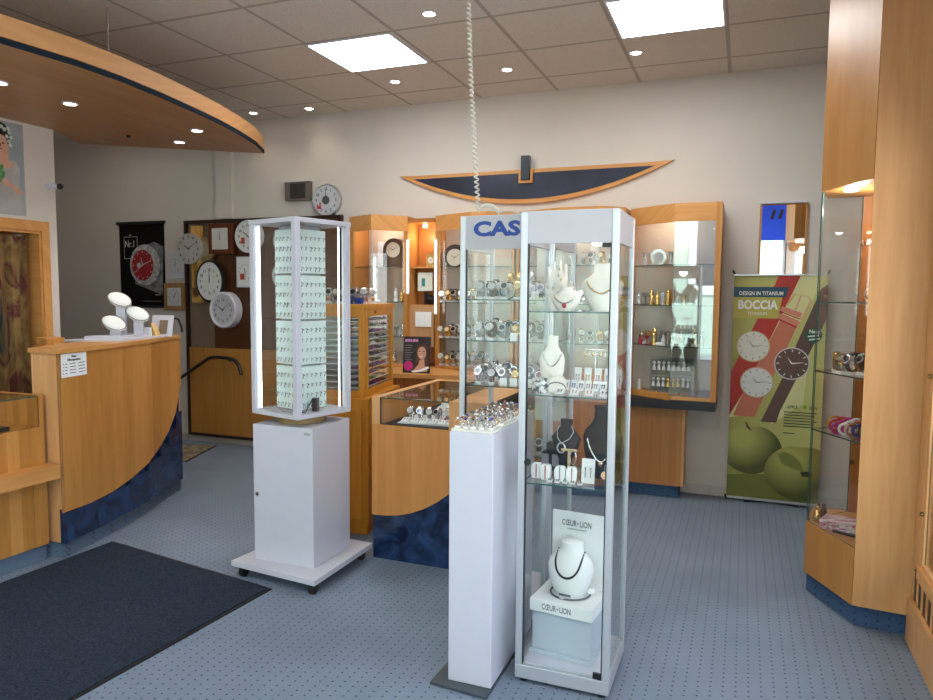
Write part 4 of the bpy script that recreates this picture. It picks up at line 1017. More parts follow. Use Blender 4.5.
# tower B watches: shelves at 1.53,1.335,1.12,.80 + clutter
bx = lambda n_,a=-1.215,b=-.85: [a+(b-a)*(i+.5)/n_ for i in range(n_)]
for z,nm_ in ((1.53,'lettered tower top shelf'),(1.335,'lettered tower second shelf'),(1.12,'lettered tower third shelf'),(.80,'lettered tower lowest shelf')):
    watch_row(nm_,bx(6),3.19,z,1.15,[0,2,1,4,6,3],rowname='front ')
    if z > .9: watch_row(nm_,bx(5),3.29,z,1.25,[1,0,5,3,0],rowname='middle ')
    if z > .9: watch_row(nm_,bx(5),3.40,z,1.3,[6,1,0,2,5],rowname='rear ')
for k,(x,z) in enumerate(((-1.0,1.335),(-.94,1.335),(-1.0,1.12),(-.92,1.12),(-1.05,1.12),(-.90,1.53))):
    tag(M().ob((x,3.145,z+.019),(.036,.003,.038),0,rx=-.25).build('price_card', PAPER),'white price card in front of the watches, %s'%['second shelf, left one','second shelf, right one','third shelf, middle one','third shelf, right one','third shelf, left one','top shelf'][k],'card')
for k,(x,z) in enumerate(((-1.06,1.53),(-1.055,1.335),(-1.06,1.12),(-1.07,.80))):
    T = Matrix.Translation((x,3.23,z)); t = thing('bangle_watch',['large black bangle watch on the top shelf of the lettered tower','large black bangle watch on the second shelf of the lettered tower','large black bangle watch on the third shelf of the lettered tower','large black bangle watch on the lowest shelf of the lettered tower'][k],'wristwatch',(x,3.23,z))
    M(T).tube([(.036*math.cos(a*PI/12),.012*math.cos(a*PI/12),.042+.040*math.sin(a*PI/12)) for a in range(24)],.0035,6,True).build('band', DARKM, t, True)
    M(T).cyl((0,-.02,.03),(0,-.028,.033),.02,n=20).build('case', CHROME, t, True)
# clear ledges / sparkle stands on top of B
m_ = M(); m_.box(-1.1,-.95,3.30,3.38,1.531,1.60); tag(m_.build('step_block', mat('ivory step',(.75,.70,.58),.4)),'ivory display step at the back of the top shelf in the lettered tower','display block')
watch_row('ivory step in lettered tower',[-1.075,-1.025,-.975],3.34,1.60,.95,[4,4,0])

# tower A contents (centre y 2.8)
z3,z2,z1_ = AS[2],AS[1],AS[0]
# hand shaped stand with earrings
t = thing('hand_stand','pale flat hand-shaped stand hung with fine jewellery on the top shelf','display stand',(-.72,2.86,z3))
T = Matrix.Translation((-.725,2.86,z3))
m_ = M(T); m_.loft([(0,0,0,.030,.022),(0,0,.02,.036,.02),(0,0,.07,.046,.016),(0,0,.12,.048,.014),(0,0,.15,.044,.013),(0,0,.165,.036,.010)],20); m_.build('palm', CREAM, t, True)
for k,(dx,hh) in enumerate(((-.034,.175),(-.012,.200),(.012,.205),(.034,.188))):
    m_ = M(T); m_.tube([(dx*.9,0,.13),(dx,-.002,.155),(dx*1.05,-.006,hh)],[.010,.010,.007],8); m_.build('finger', CREAM, t, True)
m_ = M(T); m_.tube([(.035,0,.06),(.055,-.004,.085),(.062,-.010,.115)],[.012,.011,.008],8); m_.build('thumb', CREAM, t, True)
for k in range(9):
    a = M(T); x,z = (random.uniform(-.035,.035),random.uniform(.04,.17)); a.ball((x,-.020,z),.0038,(1,1,1.5),6); a.tube([(x,-.019,z),(x+.001,-.020,z+.012)],.0008,4)
    tag(a.build('earring', GOLD if k%2 else STEEL, None, True),'tiny %s earring hung on the hand-shaped stand'%('gold' if k%2 else 'silver'),'earring','%s earrings on the hand stand'%('gold' if k%2 else 'silver'))
bust('necklace_bust','large cream necklace bust at the right of the top shelf in the front tower',-.535,2.86,z3,.19,.17,CREAM,0,True,GOLD,'thin gold necklace on the large cream bust',.50)
bust('necklace_bust','small cream necklace bust in the middle of the top shelf in the front tower',-.655,2.73,z3,.095,.12,CREAM,0,True,STEEL,'fine chain with small red pendant on the small cream bust',.55,GEMR)
bust('necklace_bust','tall cream necklace bust at the left of the second shelf in the front tower',-.725,2.80,z2,.22,.105,CREAM,.15,True,STEEL,'thin silver necklace on the tall cream bust',.42)
t = thing('bracelet_roll','cream half-round stand with bracelet at front of the second shelf','display stand',(-.675,2.70,z2))
T = Matrix.Translation((-.675,2.70,z2))
m_ = M(T); m_.wallprism([(-.034,0)]+[(.034*math.cos(a*PI/14),.03+.04*math.sin(a*PI/14)) for a in range(14,-1,-1)]+[(.034,0)],-.015,.02); m_.build('roll', CREAM, t, bevel=.003)
m_ = M(T); m_.tube([(.036*math.cos(a*PI/12),-.016,.022+.022*math.sin(a*PI/12)) for a in range(0,13)],.0018,6); m_.build('bracelet', BLACK, t, True)
t = thing('zebra_cuff','black and white patterned cuff bracelet at the front left of the second shelf','bracelet',(-.745,2.70,z2))
ZB = curtain_mat('zebra enamel',[(.01,.01,.01),(.02,.02,.02),(.8,.78,.75),(.75,.75,.72)],(60,10,60))
m_ = M(Matrix.Translation((-.745,2.69,z2))); m_.loft([(0,0,0,.030,.022),(0,0,.028,.031,.023),(0,0,.056,.030,.022)],22); m_.build('cuff', ZB, t, True)
def earcard(x,y,z,k,lab,w_=.034,h_c=.036,dark=EAR,lean=-.5):
    t = thing('earring_card',lab,'earring card',(x,y,z))
    T = Matrix.Translation((x,y,z))@Matrix.Rotation(lean,4,'X')
    M(T).box(-w_/2,w_/2,-.0015,.0015,.001,h_c).build('card', PAPER, t)
    for s_ in (-1,1):
        m_ = M(T); m_.ball((s_*w_*.2,-.005,h_c*.62),.0035,n=6); m_.tube([(s_*w_*.2,-.004,h_c*.6),(s_*w_*.2,-.006,h_c*.25)],.0017,5); m_.build('earring', dark, t, True)
zp = ['first','second','third','fourth','fifth','sixth','seventh','eighth','ninth','tenth']
for k in range(4): earcard(-.66+.058*k,2.665,z2,k,'white earring card, %s from left at the front edge of the second shelf'%zp[k],dark=[EAR,ROSE,ROSE,DARKM][k],lean=-1.0)
for k in range(7): earcard(-.665+.030*k,2.80,z2,k,'white earring card, %s from left in the middle of the second shelf'%zp[k],.024,.045,dark=[EAR,BLUEM,EAR,ROSE,EAR,BLACK,EAR][k])
for k in range(5): earcard(-.64+.042*k,2.90,z2,k,'white earring card, %s from left at the back of the second shelf'%zp[k],.03,.085,dark=[STEEL,GOLD,ROSE,EAR,GEMR][k],lean=-.15)
t = thing('pearl_stand','slim gold stand with hanging earrings on the second shelf','display stand',(-.555,2.84,z2))
T = Matrix.Translation((-.555,2.84,z2)); m_ = M(T); m_.cyl((0,0,0),(0,0,.004),.022,n=16); m_.cyl((0,0,.004),(0,0,.165),.0025,n=8); m_.tube([(-.045,0,.165),(.045,0,.165)],.0025,6); m_.build('frame', CHROME, t, True)
for k in range(6):
    x = -.04+.016*k; m_ = M(T); m_.tube([(x,0,.163),(x,-.002,.150)],.0008,4); m_.ball((x,-.002,.146),.006,(1,1,1.2),8)
    tag(m_.build('pearl_earring', [GOLD,CREAM][k%2], None, True),'%s drop earring hanging from the slim stand on the second shelf'%['gold','pearl'][k%2],'earring','%s drop earrings on the slim stand'%['gold','pearl'][k%2])
# shelf 1: black busts, white cuffs
bust('necklace_bust','tall black bust with long chains at the right of the lowest shelf',-.515,2.82,z1_,.29,.16,DARKM,0,True,STEEL,'long silver chain with round filigree medallion on the tall black bust',.62,ROSE)
t = thing('necklace_bust','short black bust with folded back wings and a silver ring pendant','bust',(-.67,2.80,z1_))
T = Matrix.Translation((-.665,2.82,z1_))
m_ = M(T); m_.loft([(0,0,0,.030,.025),(0,0,.06,.028,.022),(0,0,.10,.05,.025),(0,0,.15,.062,.022),(0,.003,.18,.04,.02),(0,.004,.195,.024,.018),(0,.006,.225,.026,.02)],22); m_.build('form', DARKM, t, True)
t = thing('necklace','silver chain with an open ring pendant on the short black bust','necklace',(-.665,2.82,z1_))
m_ = M(T); m_.tube([(-.024,-.012,.20),(-.034,-.018,.18),(-.03,-.024,.15),(-.012,-.030,.13)],.0018,5); m_.tube([(.024,-.012,.20),(.036,-.018,.18),(.02,-.026,.15),(-.012,-.030,.13)],.0018,5); m_.build('chain', CHROME, t, True)
m_ = M(T); m_.tube([(-.012+.016*math.cos(a*PI/10),-.034,.112+.020*math.sin(a*PI/10)) for a in range(20)],.0035,6,True); m_.build('ring_pendant', CHROME, t, True)
t = thing('bracelet_display','black block with two silver bracelets at the left of the lowest shelf','display block',(-.735,2.86,z1_))
M().box(-.775,-.685,2.84,2.90,z1_,z1_+.075).build('block', BLACK, t, bevel=.003)
M().ob((-.73,2.87,z1_+.095),(.05,.05,.04)).build('upper_block', BLACK, t, bevel=.003)
for k in range(2):
    M().box(-.772+.045*k,-.742+.045*k,2.834,2.839,z1_+.02,z1_+.07).build('bracelet_pad', GREYM, t)
def cuffstand(x,y,z,lab,rz=0,band=REDM):
    t = thing('bracelet_cuff',lab,'display stand',(x,y,z),rz)
    T = Matrix.Translation((x,y,z))@Matrix.Rotation(rz,4,'Z')
    m_ = M(T); m_.wallprism([(-.017,0),(.017,0),(.022,.02),(.023,.048),(.018,.062),(-.014,.062),(-.022,.048),(-.021,.02)],-.014,.014); m_.build('cushion', PAPER, t, bevel=.005)
    m_ = M(T); m_.tube([(.0*1+.002,-.0155,.005+.055*i/8) for i in range(9)],.0022,6); m_.build('bracelet', band, t, True)
cuffstand(-.755,2.70,z1_,'white cuff cushion with red cord, far left on the lowest shelf')
cuffstand(-.715,2.69,z1_,'white cuff cushion with red cord, second from left on the lowest shelf')
cuffstand(-.655,2.685,z1_,'white cuff cushion with silver band, third from left on the lowest shelf',0,EAR)
cuffstand(-.61,2.685,z1_,'white cuff cushion with pink band, fourth from left on the lowest shelf',.2,ROSE)
earcard(-.545,2.69,z1_,0,'tall white card with an infinity bracelet on the lowest shelf',.052,.098,dark=EAR,lean=-.12)
t = thing('t_bar_stand','small wooden T-bar with a hanging bracelet on the lowest shelf','display stand',(-.63,2.75,z1_))
m_ = M(Matrix.Translation((-.635,2.75,z1_))); m_.cyl((0,0,0),(0,0,.006),.02,n=16); m_.box(-.005,.005,-.004,.004,.006,.115); m_.box(-.032,.032,-.004,.004,.11,.118); m_.build('t_bar', wood('pale maple b',(.55,.40,.22),(.66,.5,.3)), t)
m_ = M(Matrix.Translation((-.635,2.75,z1_))); m_.tube([(.018+.012*math.cos(a*PI/10),-.007,.085+.026*math.sin(a*PI/10)) for a in range(20)],.0022,6,True); m_.build('hanging_bracelet', STEEL, t, True)
t = thing('watch_cuff','rose gold watch on a white cuff at the right corner of the lowest shelf','wristwatch',(-.475,2.70,z1_))
m_ = M(Matrix.Translation((-.475,2.70,z1_))); m_.tube([(.0,.02*math.cos(a*PI/10),.04+.036*math.sin(a*PI/10)) for a in range(20)],.007,6,True); m_.build('band', EAR, t, True)
M(Matrix.Translation((-.475,2.70,z1_))).cyl((0,-.02,.042),(0,-.028,.045),.016,n=18).build('case', ROSE, t, True)
for k in range(5): earcard(-.69+.03*k,2.655,z1_,k,'tiny earring card, %s from left along the front edge of the lowest shelf'%zp[k],.02,.02,lean=-1.1)
t = thing('lock_button','black round key cap behind the left frame of the front tower','key cap',(0,0,0)); bpy.data.objects.remove(t)

# necklace display at the base of tower A
RB = math.radians(-6); TB = Matrix.Translation((-.632,2.80,0))@Matrix.Rotation(RB,4,'Z')
t = thing('display_cube','pale blue grey cube pedestal at the bottom of the front tower','display block',(-.632,2.80,.083),RB)
m_ = M(TB); m_.box(-.125,.125,-.10,.12,.083,.262); m_.build('body', BOXGREY, t, bevel=.002)
m_ = M(TB); m_.box(-.135,.135,-.112,.13,.083,.10); m_.build('foot_rim', BOXGREY, t)
nd = thing('necklace_display','white slab and backboard display with grey serif lettering in the front tower','display stand',(-.632,2.80,.262),RB)
M(TB).box(-.132,.132,-.115,.12,.2621,.312).build('slab', PAPER, nd, bevel=.002)
M(TB).box(-.112,.128,.085,.095,.312,.632).build('backboard', PAPER, nd, bevel=.001)
GI = mat('grey ink',(.10,.10,.12),.6)
xd = TB.to_3x3()@Vector((1,0,0))
def nt2(s,x,y,z,sz,al='LEFT',sx=.75,b=.0003): text(s,sz,GI,TB@Vector((x,y,z)),xd=xd,parent=nd,align=al,sx=sx,bold=b)
nt2('CŒUR',-.070,.0845,.572,.036,sx=.62); nt2('DE',-.003,.0845,.582,.010,sx=.6); nt2('LION',.009,.0845,.572,.036,sx=.62)
nt2('HANDMADE IN GERMANY',-.045,.0845,.556,.009,sx=.8,b=0)
nt2('CŒUR',-.080,-.1155,.276,.034,sx=.62); nt2('DE',-.016,-.1155,.285,.010,sx=.6); nt2('LION',-.004,-.1155,.276,.034,sx=.62)
nb = thing('necklace_bust','white rounded necklace bust on the white slab at the tower base','bust',(-.632,2.80,.312),RB)
TT = TB@Matrix.Translation((0.0,.0,.312))
BR = [(0,0,0,.052,.042),(0,0,.02,.070,.050),(0,0,.07,.090,.055),(0,.004,.115,.098,.055),(0,.010,.145,.090,.050),(0,.016,.168,.066,.042),(0,.019,.186,.049,.038),(0,.020,.200,.046,.037),(0,.022,.217,.048,.038),(0,.022,.224,.036,.030)]
M(TT).loft(BR,36).build('form', PAPER, nb, True)
nk = thing('necklace','black bead necklace on the white bust at the tower base','necklace',(-.632,2.80,.312),RB)
a = M(TT)
for i in range(66):
    th = PI*(-.04+1.08*i/65); x = -.056*math.cos(th); z = .180-.094*max(0,math.sin(th))**.8
    for q,p_0 in enumerate(BR[:-1]):
        p_1 = BR[q+1]
        if p_0[2] <= z <= p_1[2]: break
    f_ = (z-p_0[2])/(p_1[2]-p_0[2]); cy_ = p_0[1]+(p_1[1]-p_0[1])*f_; rx_ = p_0[3]+(p_1[3]-p_0[3])*f_; ry_ = p_0[4]+(p_1[4]-p_0[4])*f_
    yv = cy_-ry_*math.sqrt(max(0,1-(x/rx_)**2))
    a.ball((x,yv-.003,z),.0046 if abs(math.cos(th))>.5 else .0054,n=7)
a.build('beads', mat('black bead',(.015,.02,.03),.25), nk, True)
M(TB).box(-.03,.02,-.052,-.050,.320,.328).build('small_print', GI, nd)
nk = thing('necklace','grey bead choker lying around the foot of the white bust','necklace',(-.632,2.80,.312),RB)
a = M(TB)
for i in range(54):
    an = PI*1.0+ (PI*1.12)*(i/53)-.15; a.ball((.082*math.cos(an),.0+.078*math.sin(an)+.006,.3175),.0045,n=6)
a.build('beads', mat('grey bead',(.10,.11,.12),.3), nk, True)
M(TB).ball((-.01,-.074,.319),.008,(1.4,.8,.6),8).build('clasp', CHROME, nk, True)
t = tag(M(TB).ob((.085,.02,.332),(.03,.001,.022),.6).build('price_tag', PAPER), 'small tag at the right end of the grey bead choker', 'tag')

# ------------------------------------------------------------------ items: centre counter case
T = Matrix.Translation((-1.7,3.8,.80))
tag(M().ob((-1.70,3.78,.803),(.33,.30,.006),.05).build('display_pad', mat('silver grey pad',(.55,.56,.58),.6)),'silver grey pad on the floor of the centre glass counter','display pad')
tag(M().ob((-1.86,3.85,.803),(.10,.20,.005),.1).build('display_pad', mat('charcoal pad',(.05,.05,.055),.6)),'charcoal pad at the left of the centre glass counter','display pad')
for k in range(6):
    for r_ in range(2):
        cuff = random.choice([0,1])
        x = -1.83+.058*k; y = 3.66+.10*r_
        if r_ == 0: earcard(x,y,.8065,k,'flat white jewellery card, %s from left in the centre glass counter'%zp[k],.045,.045,dark=[GOLD,GOLD,EAR,STEEL,STEEL,EAR][k],lean=-1.2)
        elif k<5: put(wps[[0,5,0,1,0][k]][0],(x,y,.8065),random.uniform(-.5,.5),1.1,'%s, %s inside the centre glass counter'%(wps[[0,5,0,1,0][k]][1],ORD[k]),'wristwatches in the centre counter')
bust('necklace_bust','small red necklace bust at the back of the centre glass counter',-1.575,3.98,.80,.11,.14,REDM,0,True,GOLD,'gold necklace on the small red bust',.5)
bust('necklace_bust','small white necklace bust beside the red one in the centre glass counter',-1.69,3.93,.80,.09,.10,PAPER,0,True,STEEL,'silver necklace on the small white bust in the counter',.5)
t = tag(M().ob((-1.57,3.80,.815),(.10,.09,.025),.15).build('ring_box', REDM),'flat red box at the right of the centre glass counter','box')
tag(M().ob((-1.57,3.80,.8315),(.06,.05,.006),.15).build('necklace_tray', PAPER),'white insert lying on the flat red box','card')
tag(M().ball((-1.825,3.92,.816),.016,n=10).build('black_ring_box', BLACK, None, True),'small black round box at the left of the centre glass counter','box')

# magazine display card
mg = thing('magazine_stand','dark magazine cover with a smiling brown-haired woman standing on the worktop','magazine',(-2.62,5.14,.918))
TM = Matrix.Translation((-2.435,5.08,.918))@Matrix.Rotation(.12,4,'Z')@Matrix.Scale(.88,4)@Matrix.Rotation(-.10,4,'X')
M(TM).box(-.13,.13,-.004,.004,0,.335).build('cover', mat('dark cover print',(.035,.03,.03),.35,var=.3), mg)
def mf(nm_,poly,m__,d):
    a = M(TM); a.flat(poly,-.0042-d); a.build(nm_,m__,mg)
mf('printed_hair',[(-.02,.03),(-.005,.16),(.0,.23),(.03,.27),(.07,.275),(.10,.25),(.11,.16),(.12,.06),(.09,.02)],HAIRB,.0004)
mf('printed_neck',[(-.03,.02),(.02,.08),(.03,.12),(.075,.13),(.08,.07),(.11,.03),(.10,.015)],SKIN,.0009)
mf('printed_face',circ(.05,.185,.058,24,.72),SKIN,.0014)
mf('printed_smile',circ(.045,.158,.011,12,1.5,PI,2*PI),mat('printed teeth',(.8,.75,.72),.5),.002)
a = M(TM)
for q in (.030,.068): a.flat(circ(q,.20,.006,8,1.4),-.0062)
a.build('printed_eyes', HAIRD, mg)
mf('printed_swoosh',[(-.05,.02),(.03,.03),(.11,.065),(.128,.05),(.05,.015),(-.03,.005)],PAPER,.0026)
mf('printed_badge',circ(-.075,.065,.045,20,1.0),mat('printed magenta',(.55,.03,.22),.5),.002)
a = M(TM)
for k,(x0,x1) in enumerate(((-.115,-.09),(-.085,-.065),(-.06,-.045),(-.04,-.015),(-.01,.01))): a.flat([(x0,.285),(x1,.285),(x1,.308+.004*(k%2)),(x0,.308)],-.0048)
a.build('printed_title', mat('printed pink',(.65,.30,.55),.5), mg)
a = M(TM)
for k in range(7): a.flat([(-.115,.25-.022*k),(-.04-.01*(k%3),.25-.022*k),(-.04-.01*(k%3),.256-.022*k),(-.115,.256-.022*k)],-.0048)
a.build('printed_lines', GREYM, mg)

# ------------------------------------------------------------------ generic small ornaments
def lathe_thing(nm_, lab, cat, prof, m__, x, y, z, grp=None, extra=None):
    t = thing(nm_, lab, cat, (x,y,z), 0, grp)
    M(Matrix.Translation((x,y,z))).loft([(0,0,h,r,r) for h,r in prof],14).build('body', m__, t, True)
    if extra: extra(t, Matrix.Translation((x,y,z)))
    return t
def mini_clock(lab,x,y,z,w_,h_,m__,arch=True):
    t = thing('mantel_clock',lab,'clock',(x,y,z))
    poly = [(x-w_/2,z),(x+w_/2,z)]+([(x+w_/2*math.cos(a*PI/12),z+h_-w_/2+w_/2*math.sin(a*PI/12)) for a in range(13)] if arch else [(x+w_/2,z+h_),(x-w_/2,z+h_)])
    M().wallprism(poly,y,y+.07).build('case', m__, t)
    cz_ = z+h_-w_/2 if arch else z+h_/2
    M().wallprism(circ(x,cz_,w_*.33,24),y-.006,y).build('dial', mat('cream dial',(.70,.62,.50),.4), t)
    a = M(); hand(a,(x,cz_),300,w_*.16,.005,y-.0065); hand(a,(x,cz_),60,w_*.26,.004,y-.007); a.build('hands', INK, t)
    return t
# L unit
mini_clock('dark wooden arched mantel clock on the upper shelf of the left showcase',-2.86,5.50,1.785,.20,.25,mat('dark brown clock wood',(.07,.035,.022),.3))
tag(M().box(-3.10,-2.98,5.66,5.672,1.785,2.02).build('poster_card', mat('pale sky card',(.70,.76,.85),.5)),'tall pale card standing at the left of the left showcase','card')
lathe_thing('candlestick','slender white candlestick at the left of the left showcase','candlestick',[(0,.03),(.01,.028),(.02,.008),(.10,.010),(.20,.007),(.22,.014),(.24,.010)],PAPER,-3.06,5.55,1.485)
lathe_thing('candlestick','slender white candlestick in the middle of the left showcase','candlestick',[(0,.03),(.01,.028),(.02,.009),(.14,.010),(.25,.008),(.27,.014),(.285,.010)],PAPER,-2.98,5.42,1.485)
fm = [STEEL,CHROME,PAPER,GOLD,GREYM,ROSE,DARKM]
FP = [[(0,.022),(.01,.020),(.03,.012),(.06,.018),(.075,.010),(.085,.013),(.10,.004)],[(0,.018),(.008,.018),(.012,.005),(.05,.006),(.055,.020),(.075,.022),(.08,.016)],[(0,.014),(.02,.018),(.05,.016),(.065,.007),(.07,.010),(.085,.009)]]
FN = ['figurine','goblet','flask']
def orn_row(where, xs, y, z, mats_=None, sc=1.0):
    for i,x in enumerate(xs):
        k = (i*2+int(z*10))%3; mm = (mats_ or fm)[i%len(mats_ or fm)]
        nm_ = FN[k]; cn = mm.name.split()[0]
        cn = {'brushed':'silver','chrome':'chrome','white':'white','gold':'golden','grey':'grey','rose':'rose gold','dark':'dark','clear':'crystal','ruby':'red'}.get(cn,cn)
        lathe_thing(nm_,'small %s %s, %s %s'%(cn,nm_,ORD[i],where),'ornament',[(h*sc,r*sc) for h,r in FP[k]],mm,x,y,z)
orn_row('middle shelf of left showcase',[-3.15,-3.08,-2.86,-2.80],5.55,1.485,sc=1.2)
orn_row('lower shelf of left showcase',[-2.93,-2.87,-2.81,-2.76],5.58,1.18,[DARKM,GREYM,STEEL,PAPER],1.1)
orn_row('floor of left showcase',[-2.95,-2.89,-2.82,-2.76],5.58,.946,[PAPER,STEEL,CHROME,PAPER],1.3)
tag(M().box(-2.86,-2.76,5.60,5.61,1.18,1.26).build('framed_card', PAPER),'white card with dark pendant on the lower shelf of the left showcase','card')
# on top of strap cabinet: watch stands & coloured boxes
zt_ = 1.486
for k,(dx,dy,m__,n_) in enumerate(((-.05,.06,BLUEM,'blue'),(-.12,.05,BLUEM,'blue'),(-.05,.15,REDM,'red'),(-.12,.16,CREAM,'cream'),(-.05,.24,CREAM,'cream'),(-.14,.26,BLUEM,'blue'),(-.06,.33,PURP,'magenta'),(-.22,.10,GREYM,'grey'))):
    T = TS@Matrix.Translation((dx,dy,zt_))
    t = thing('gift_box','small %s gift box, %s on top of the pine cabinet'%(n_,['nearest corner','front left','beside the corner one','second row','right side middle','rear left','far right','far left'][k]),'box',tuple(TS@Vector((dx,dy,zt_))))
    M(T).box(-.022,.022,-.022,.022,0,.028).build('box_body', m__, t); M(T).box(-.024,.024,-.024,.024,.0285,.040).build('lid', m__, t)
for k in range(10):
    dx,dy = -.03-.06*(k%5), .10+.17*(k//5)
    p = TS@Vector((dx,dy+.005,zt_))
    kk = [0,1,0,6,1,0,5,1,0,3][k]
    put(wps[kk][0],(p.x,p.y,zt_+(.040 if False else 0)),.3+random.uniform(-.4,.4),1.5,'%s, pine cabinet top, %s'%(wps[kk][1],['front row right end','front row second from right','front row middle','front row second from left','front row left end','back row right end','back row second from right','back row middle','back row second from left','back row left end'][k]),'wristwatches on the pine cabinet')
# recess items
mini_clock('small glass and brass clock on the upper recess shelf',-2.545,5.60,1.79,.085,.11,GOLD,False)
t = thing('framed_picture','pale framed picture on the middle recess shelf','picture frame',(-2.60,5.60,1.46))
M().box(-2.67,-2.53,5.60,5.615,1.58,1.74).build('frame', mat('pale green frame',(.62,.66,.58),.5), t); M().box(-2.63,-2.60,5.596,5.60,1.62,1.69).build('motif', TEALM, t)
M().box(-2.61,-2.59,5.605,5.63,1.461,1.58).build('prop', BLACK, t)
lathe_thing('vase','small dark round vase on the recess shelf','vase',[(0,.02),(.02,.04),(.05,.045),(.075,.025),(.085,.028)],DARKM,-2.555,5.62,1.46)
lathe_thing('bowl','dark metal bowl on the lower recess front board','bowl',[(0,.02),(.01,.03),(.04,.05),(.05,.052)],mat('dark bronze',(.08,.06,.04),.3,.6),-2.60,5.60,1.10)
# C unit items
mini_clock('arched glass clock with green dial on the upper shelf beside the lettered tower',-2.30,5.55,1.785,.22,.19,mat('dark brown clock wood b',(.05,.03,.02),.3))
M().wallprism([(-2.36,1.79),(-2.19,1.79)]+[(-2.275+.085*math.cos(a*PI/12),1.80+.11*math.sin(a*PI/12)) for a in range(13)],5.535,5.548).build('x',mat('green gold dial',(.55,.58,.22),.4)) if False else None
for z,nm_ in ((1.485,'middle shelf beside lettered tower'),(1.18,'lower shelf left of lettered tower'),(.946,'floor beside lettered tower')):
    watch_row(nm_,[-2.40,-2.34,-2.28,-2.22,-2.16,-2.10],5.52,z,1.5,[0,4,1,0,2,0],rowname='front ')
    watch_row(nm_,[-2.36,-2.29,-2.22,-2.15,-2.08,-2.0],5.64,z,1.6,[6,0,0,4,1,5],rowname='back ')
# D unit items (seen through the towers)
for z,nm_ in ((1.785,'upper shelf behind front tower'),(1.485,'middle shelf behind front tower'),(1.18,'lower shelf behind front tower')):
    watch_row(nm_,[-1.50+.075*i for i in range(8)],5.55,z,1.5,[4,0,4,2,0,1,4,0])
# R unit items
t = thing('crystal_clock','large octagonal crystal clock on the upper shelf of the right showcase','clock',(-.62,5.55,1.785))
CRY = mat('cut crystal',(.75,.80,.80),.08,.4,var=.3,scale=60)
M().wallprism([(-.62+.066*math.cos(math.radians(22.5+45*k)),1.785+.061+.066*math.sin(math.radians(22.5+45*k))) for k in range(8)],5.54,5.565).build('body', CRY, t, bevel=.004)
M().wallprism(circ(-.62,1.846,.04,20),5.536,5.54).build('dial', DW, t)
for x,l in ((-.72,'left'),(-.53,'right')):
    lathe_thing('crystal_vase','tall crystal vase at the %s of the octagonal crystal clock'%l,'vase',[(0,.022),(.01,.020),(.04,.012),(.09,.018),(.10,.024)],CRY,x,5.56,1.785)
orn_row('middle shelf of right showcase, left half',[-.76,-.71,-.665,-.62,-.58,-.54],5.56,1.485,[CRY,GREYM,GOLD,GOLD,CRY,GOLD],1.15)
orn_row('middle shelf of right showcase, right half',[-.46,-.42,-.37,-.33],5.50,1.485,[PAPER,GOLD,PAPER,CRY],1.0)
orn_row('back of lower shelf, right showcase',[-.74,-.69,-.64,-.59,-.54,-.49,-.44,-.39,-.34,-.29],5.62,1.18,[STEEL,GOLD,GOLD,GREYM,STEEL,PAPER,STEEL,GREYM,GOLD,STEEL],1.25)
orn_row('front of lower shelf, right showcase',[-.73,-.68,-.63,-.56,-.50,-.45,-.39,-.34],5.49,1.18,[GEMR,GEMR,GOLD,PAPER,CHROME,ROSE,PAPER,GOLD],.9)
for k in range(4): tag(M().ob((-.71+.13*k,5.425 if k>1 else 5.52-.04*k,1.192),(.07,.003,.022),0,rx=-.3).build('price_card', PAPER),'white price card strip, %s from left on the lower shelf of the right showcase'%zp[k],'card')
t = thing('pendant_case','open grey pendant case standing on the floor of the right showcase','display case',(-.50,5.53,.816))
TC = Matrix.Translation((-.50,5.52,.816))@Matrix.Rotation(-.12,4,'X')
DG = mat('dark grey velvet',(.16,.18,.16),.8)
m_ = M(TC); m_.box(-.15,.15,.0,.03,0,.255); m_.build('tray', DG, t)
m_ = M(TC); m_.box(-.16,.16,-.004,.034,.255,.27); m_.box(-.16,.16,-.004,.034,-.0,.012); m_.box(-.16,-.15,-.004,.034,.012,.255); m_.box(.15,.16,-.004,.034,.012,.255); m_.build('frame', GREYM, t)
m_ = M(TC); m_.box(-.15,.15,-.004,0,.122,.132); m_.build('divider', GREYM, t)
for r_ in range(2):
    for c_ in range(8):
        x = -.128+.0365*c_; z = .045+.125*r_
        a = M(TC); a.ball((x,-.006,z+.055),.014,(1,.6,1),8); a.loft([(x,-.006,z,.016,.006),(x,-.006,z+.025,.012,.006),(x,-.006,z+.042,.004,.004)],10)
        m__ = GOLD if (r_==0 and c_ in (3,4,5)) else CHROME
        tag(a.build('pendant', m__, None, True),'%s pendant, %s in the %s row of the open pendant case'%('golden' if m__ is GOLD else 'silver',['leftmost','second','third','fourth','fifth','sixth','seventh','rightmost'][c_],['lower','upper'][r_]),'pendant','pendants in the open case')
lathe_thing('figurine','small white figurine at the left of the open pendant case','ornament',[(0,.02),(.01,.016),(.03,.01),(.06,.014),(.075,.008),(.09,.010)],PAPER,-.74,5.56,.816)
lathe_thing('bell','tiny golden bell in front of the open pendant case, left','bell',[(0,.016),(.01,.014),(.02,.006),(.026,.004)],GOLD,-.60,5.46,.816)
lathe_thing('bell','tiny golden bell in front of the open pendant case, right','bell',[(0,.016),(.01,.014),(.02,.006),(.026,.004)],GOLD,-.44,5.42,.816)
tag(M().box(-.56,-.50,5.66,5.68,1.485,1.60).build('wooden_plaque', WOODD),'small upright wooden plaque at the back of the middle shelf','plaque')

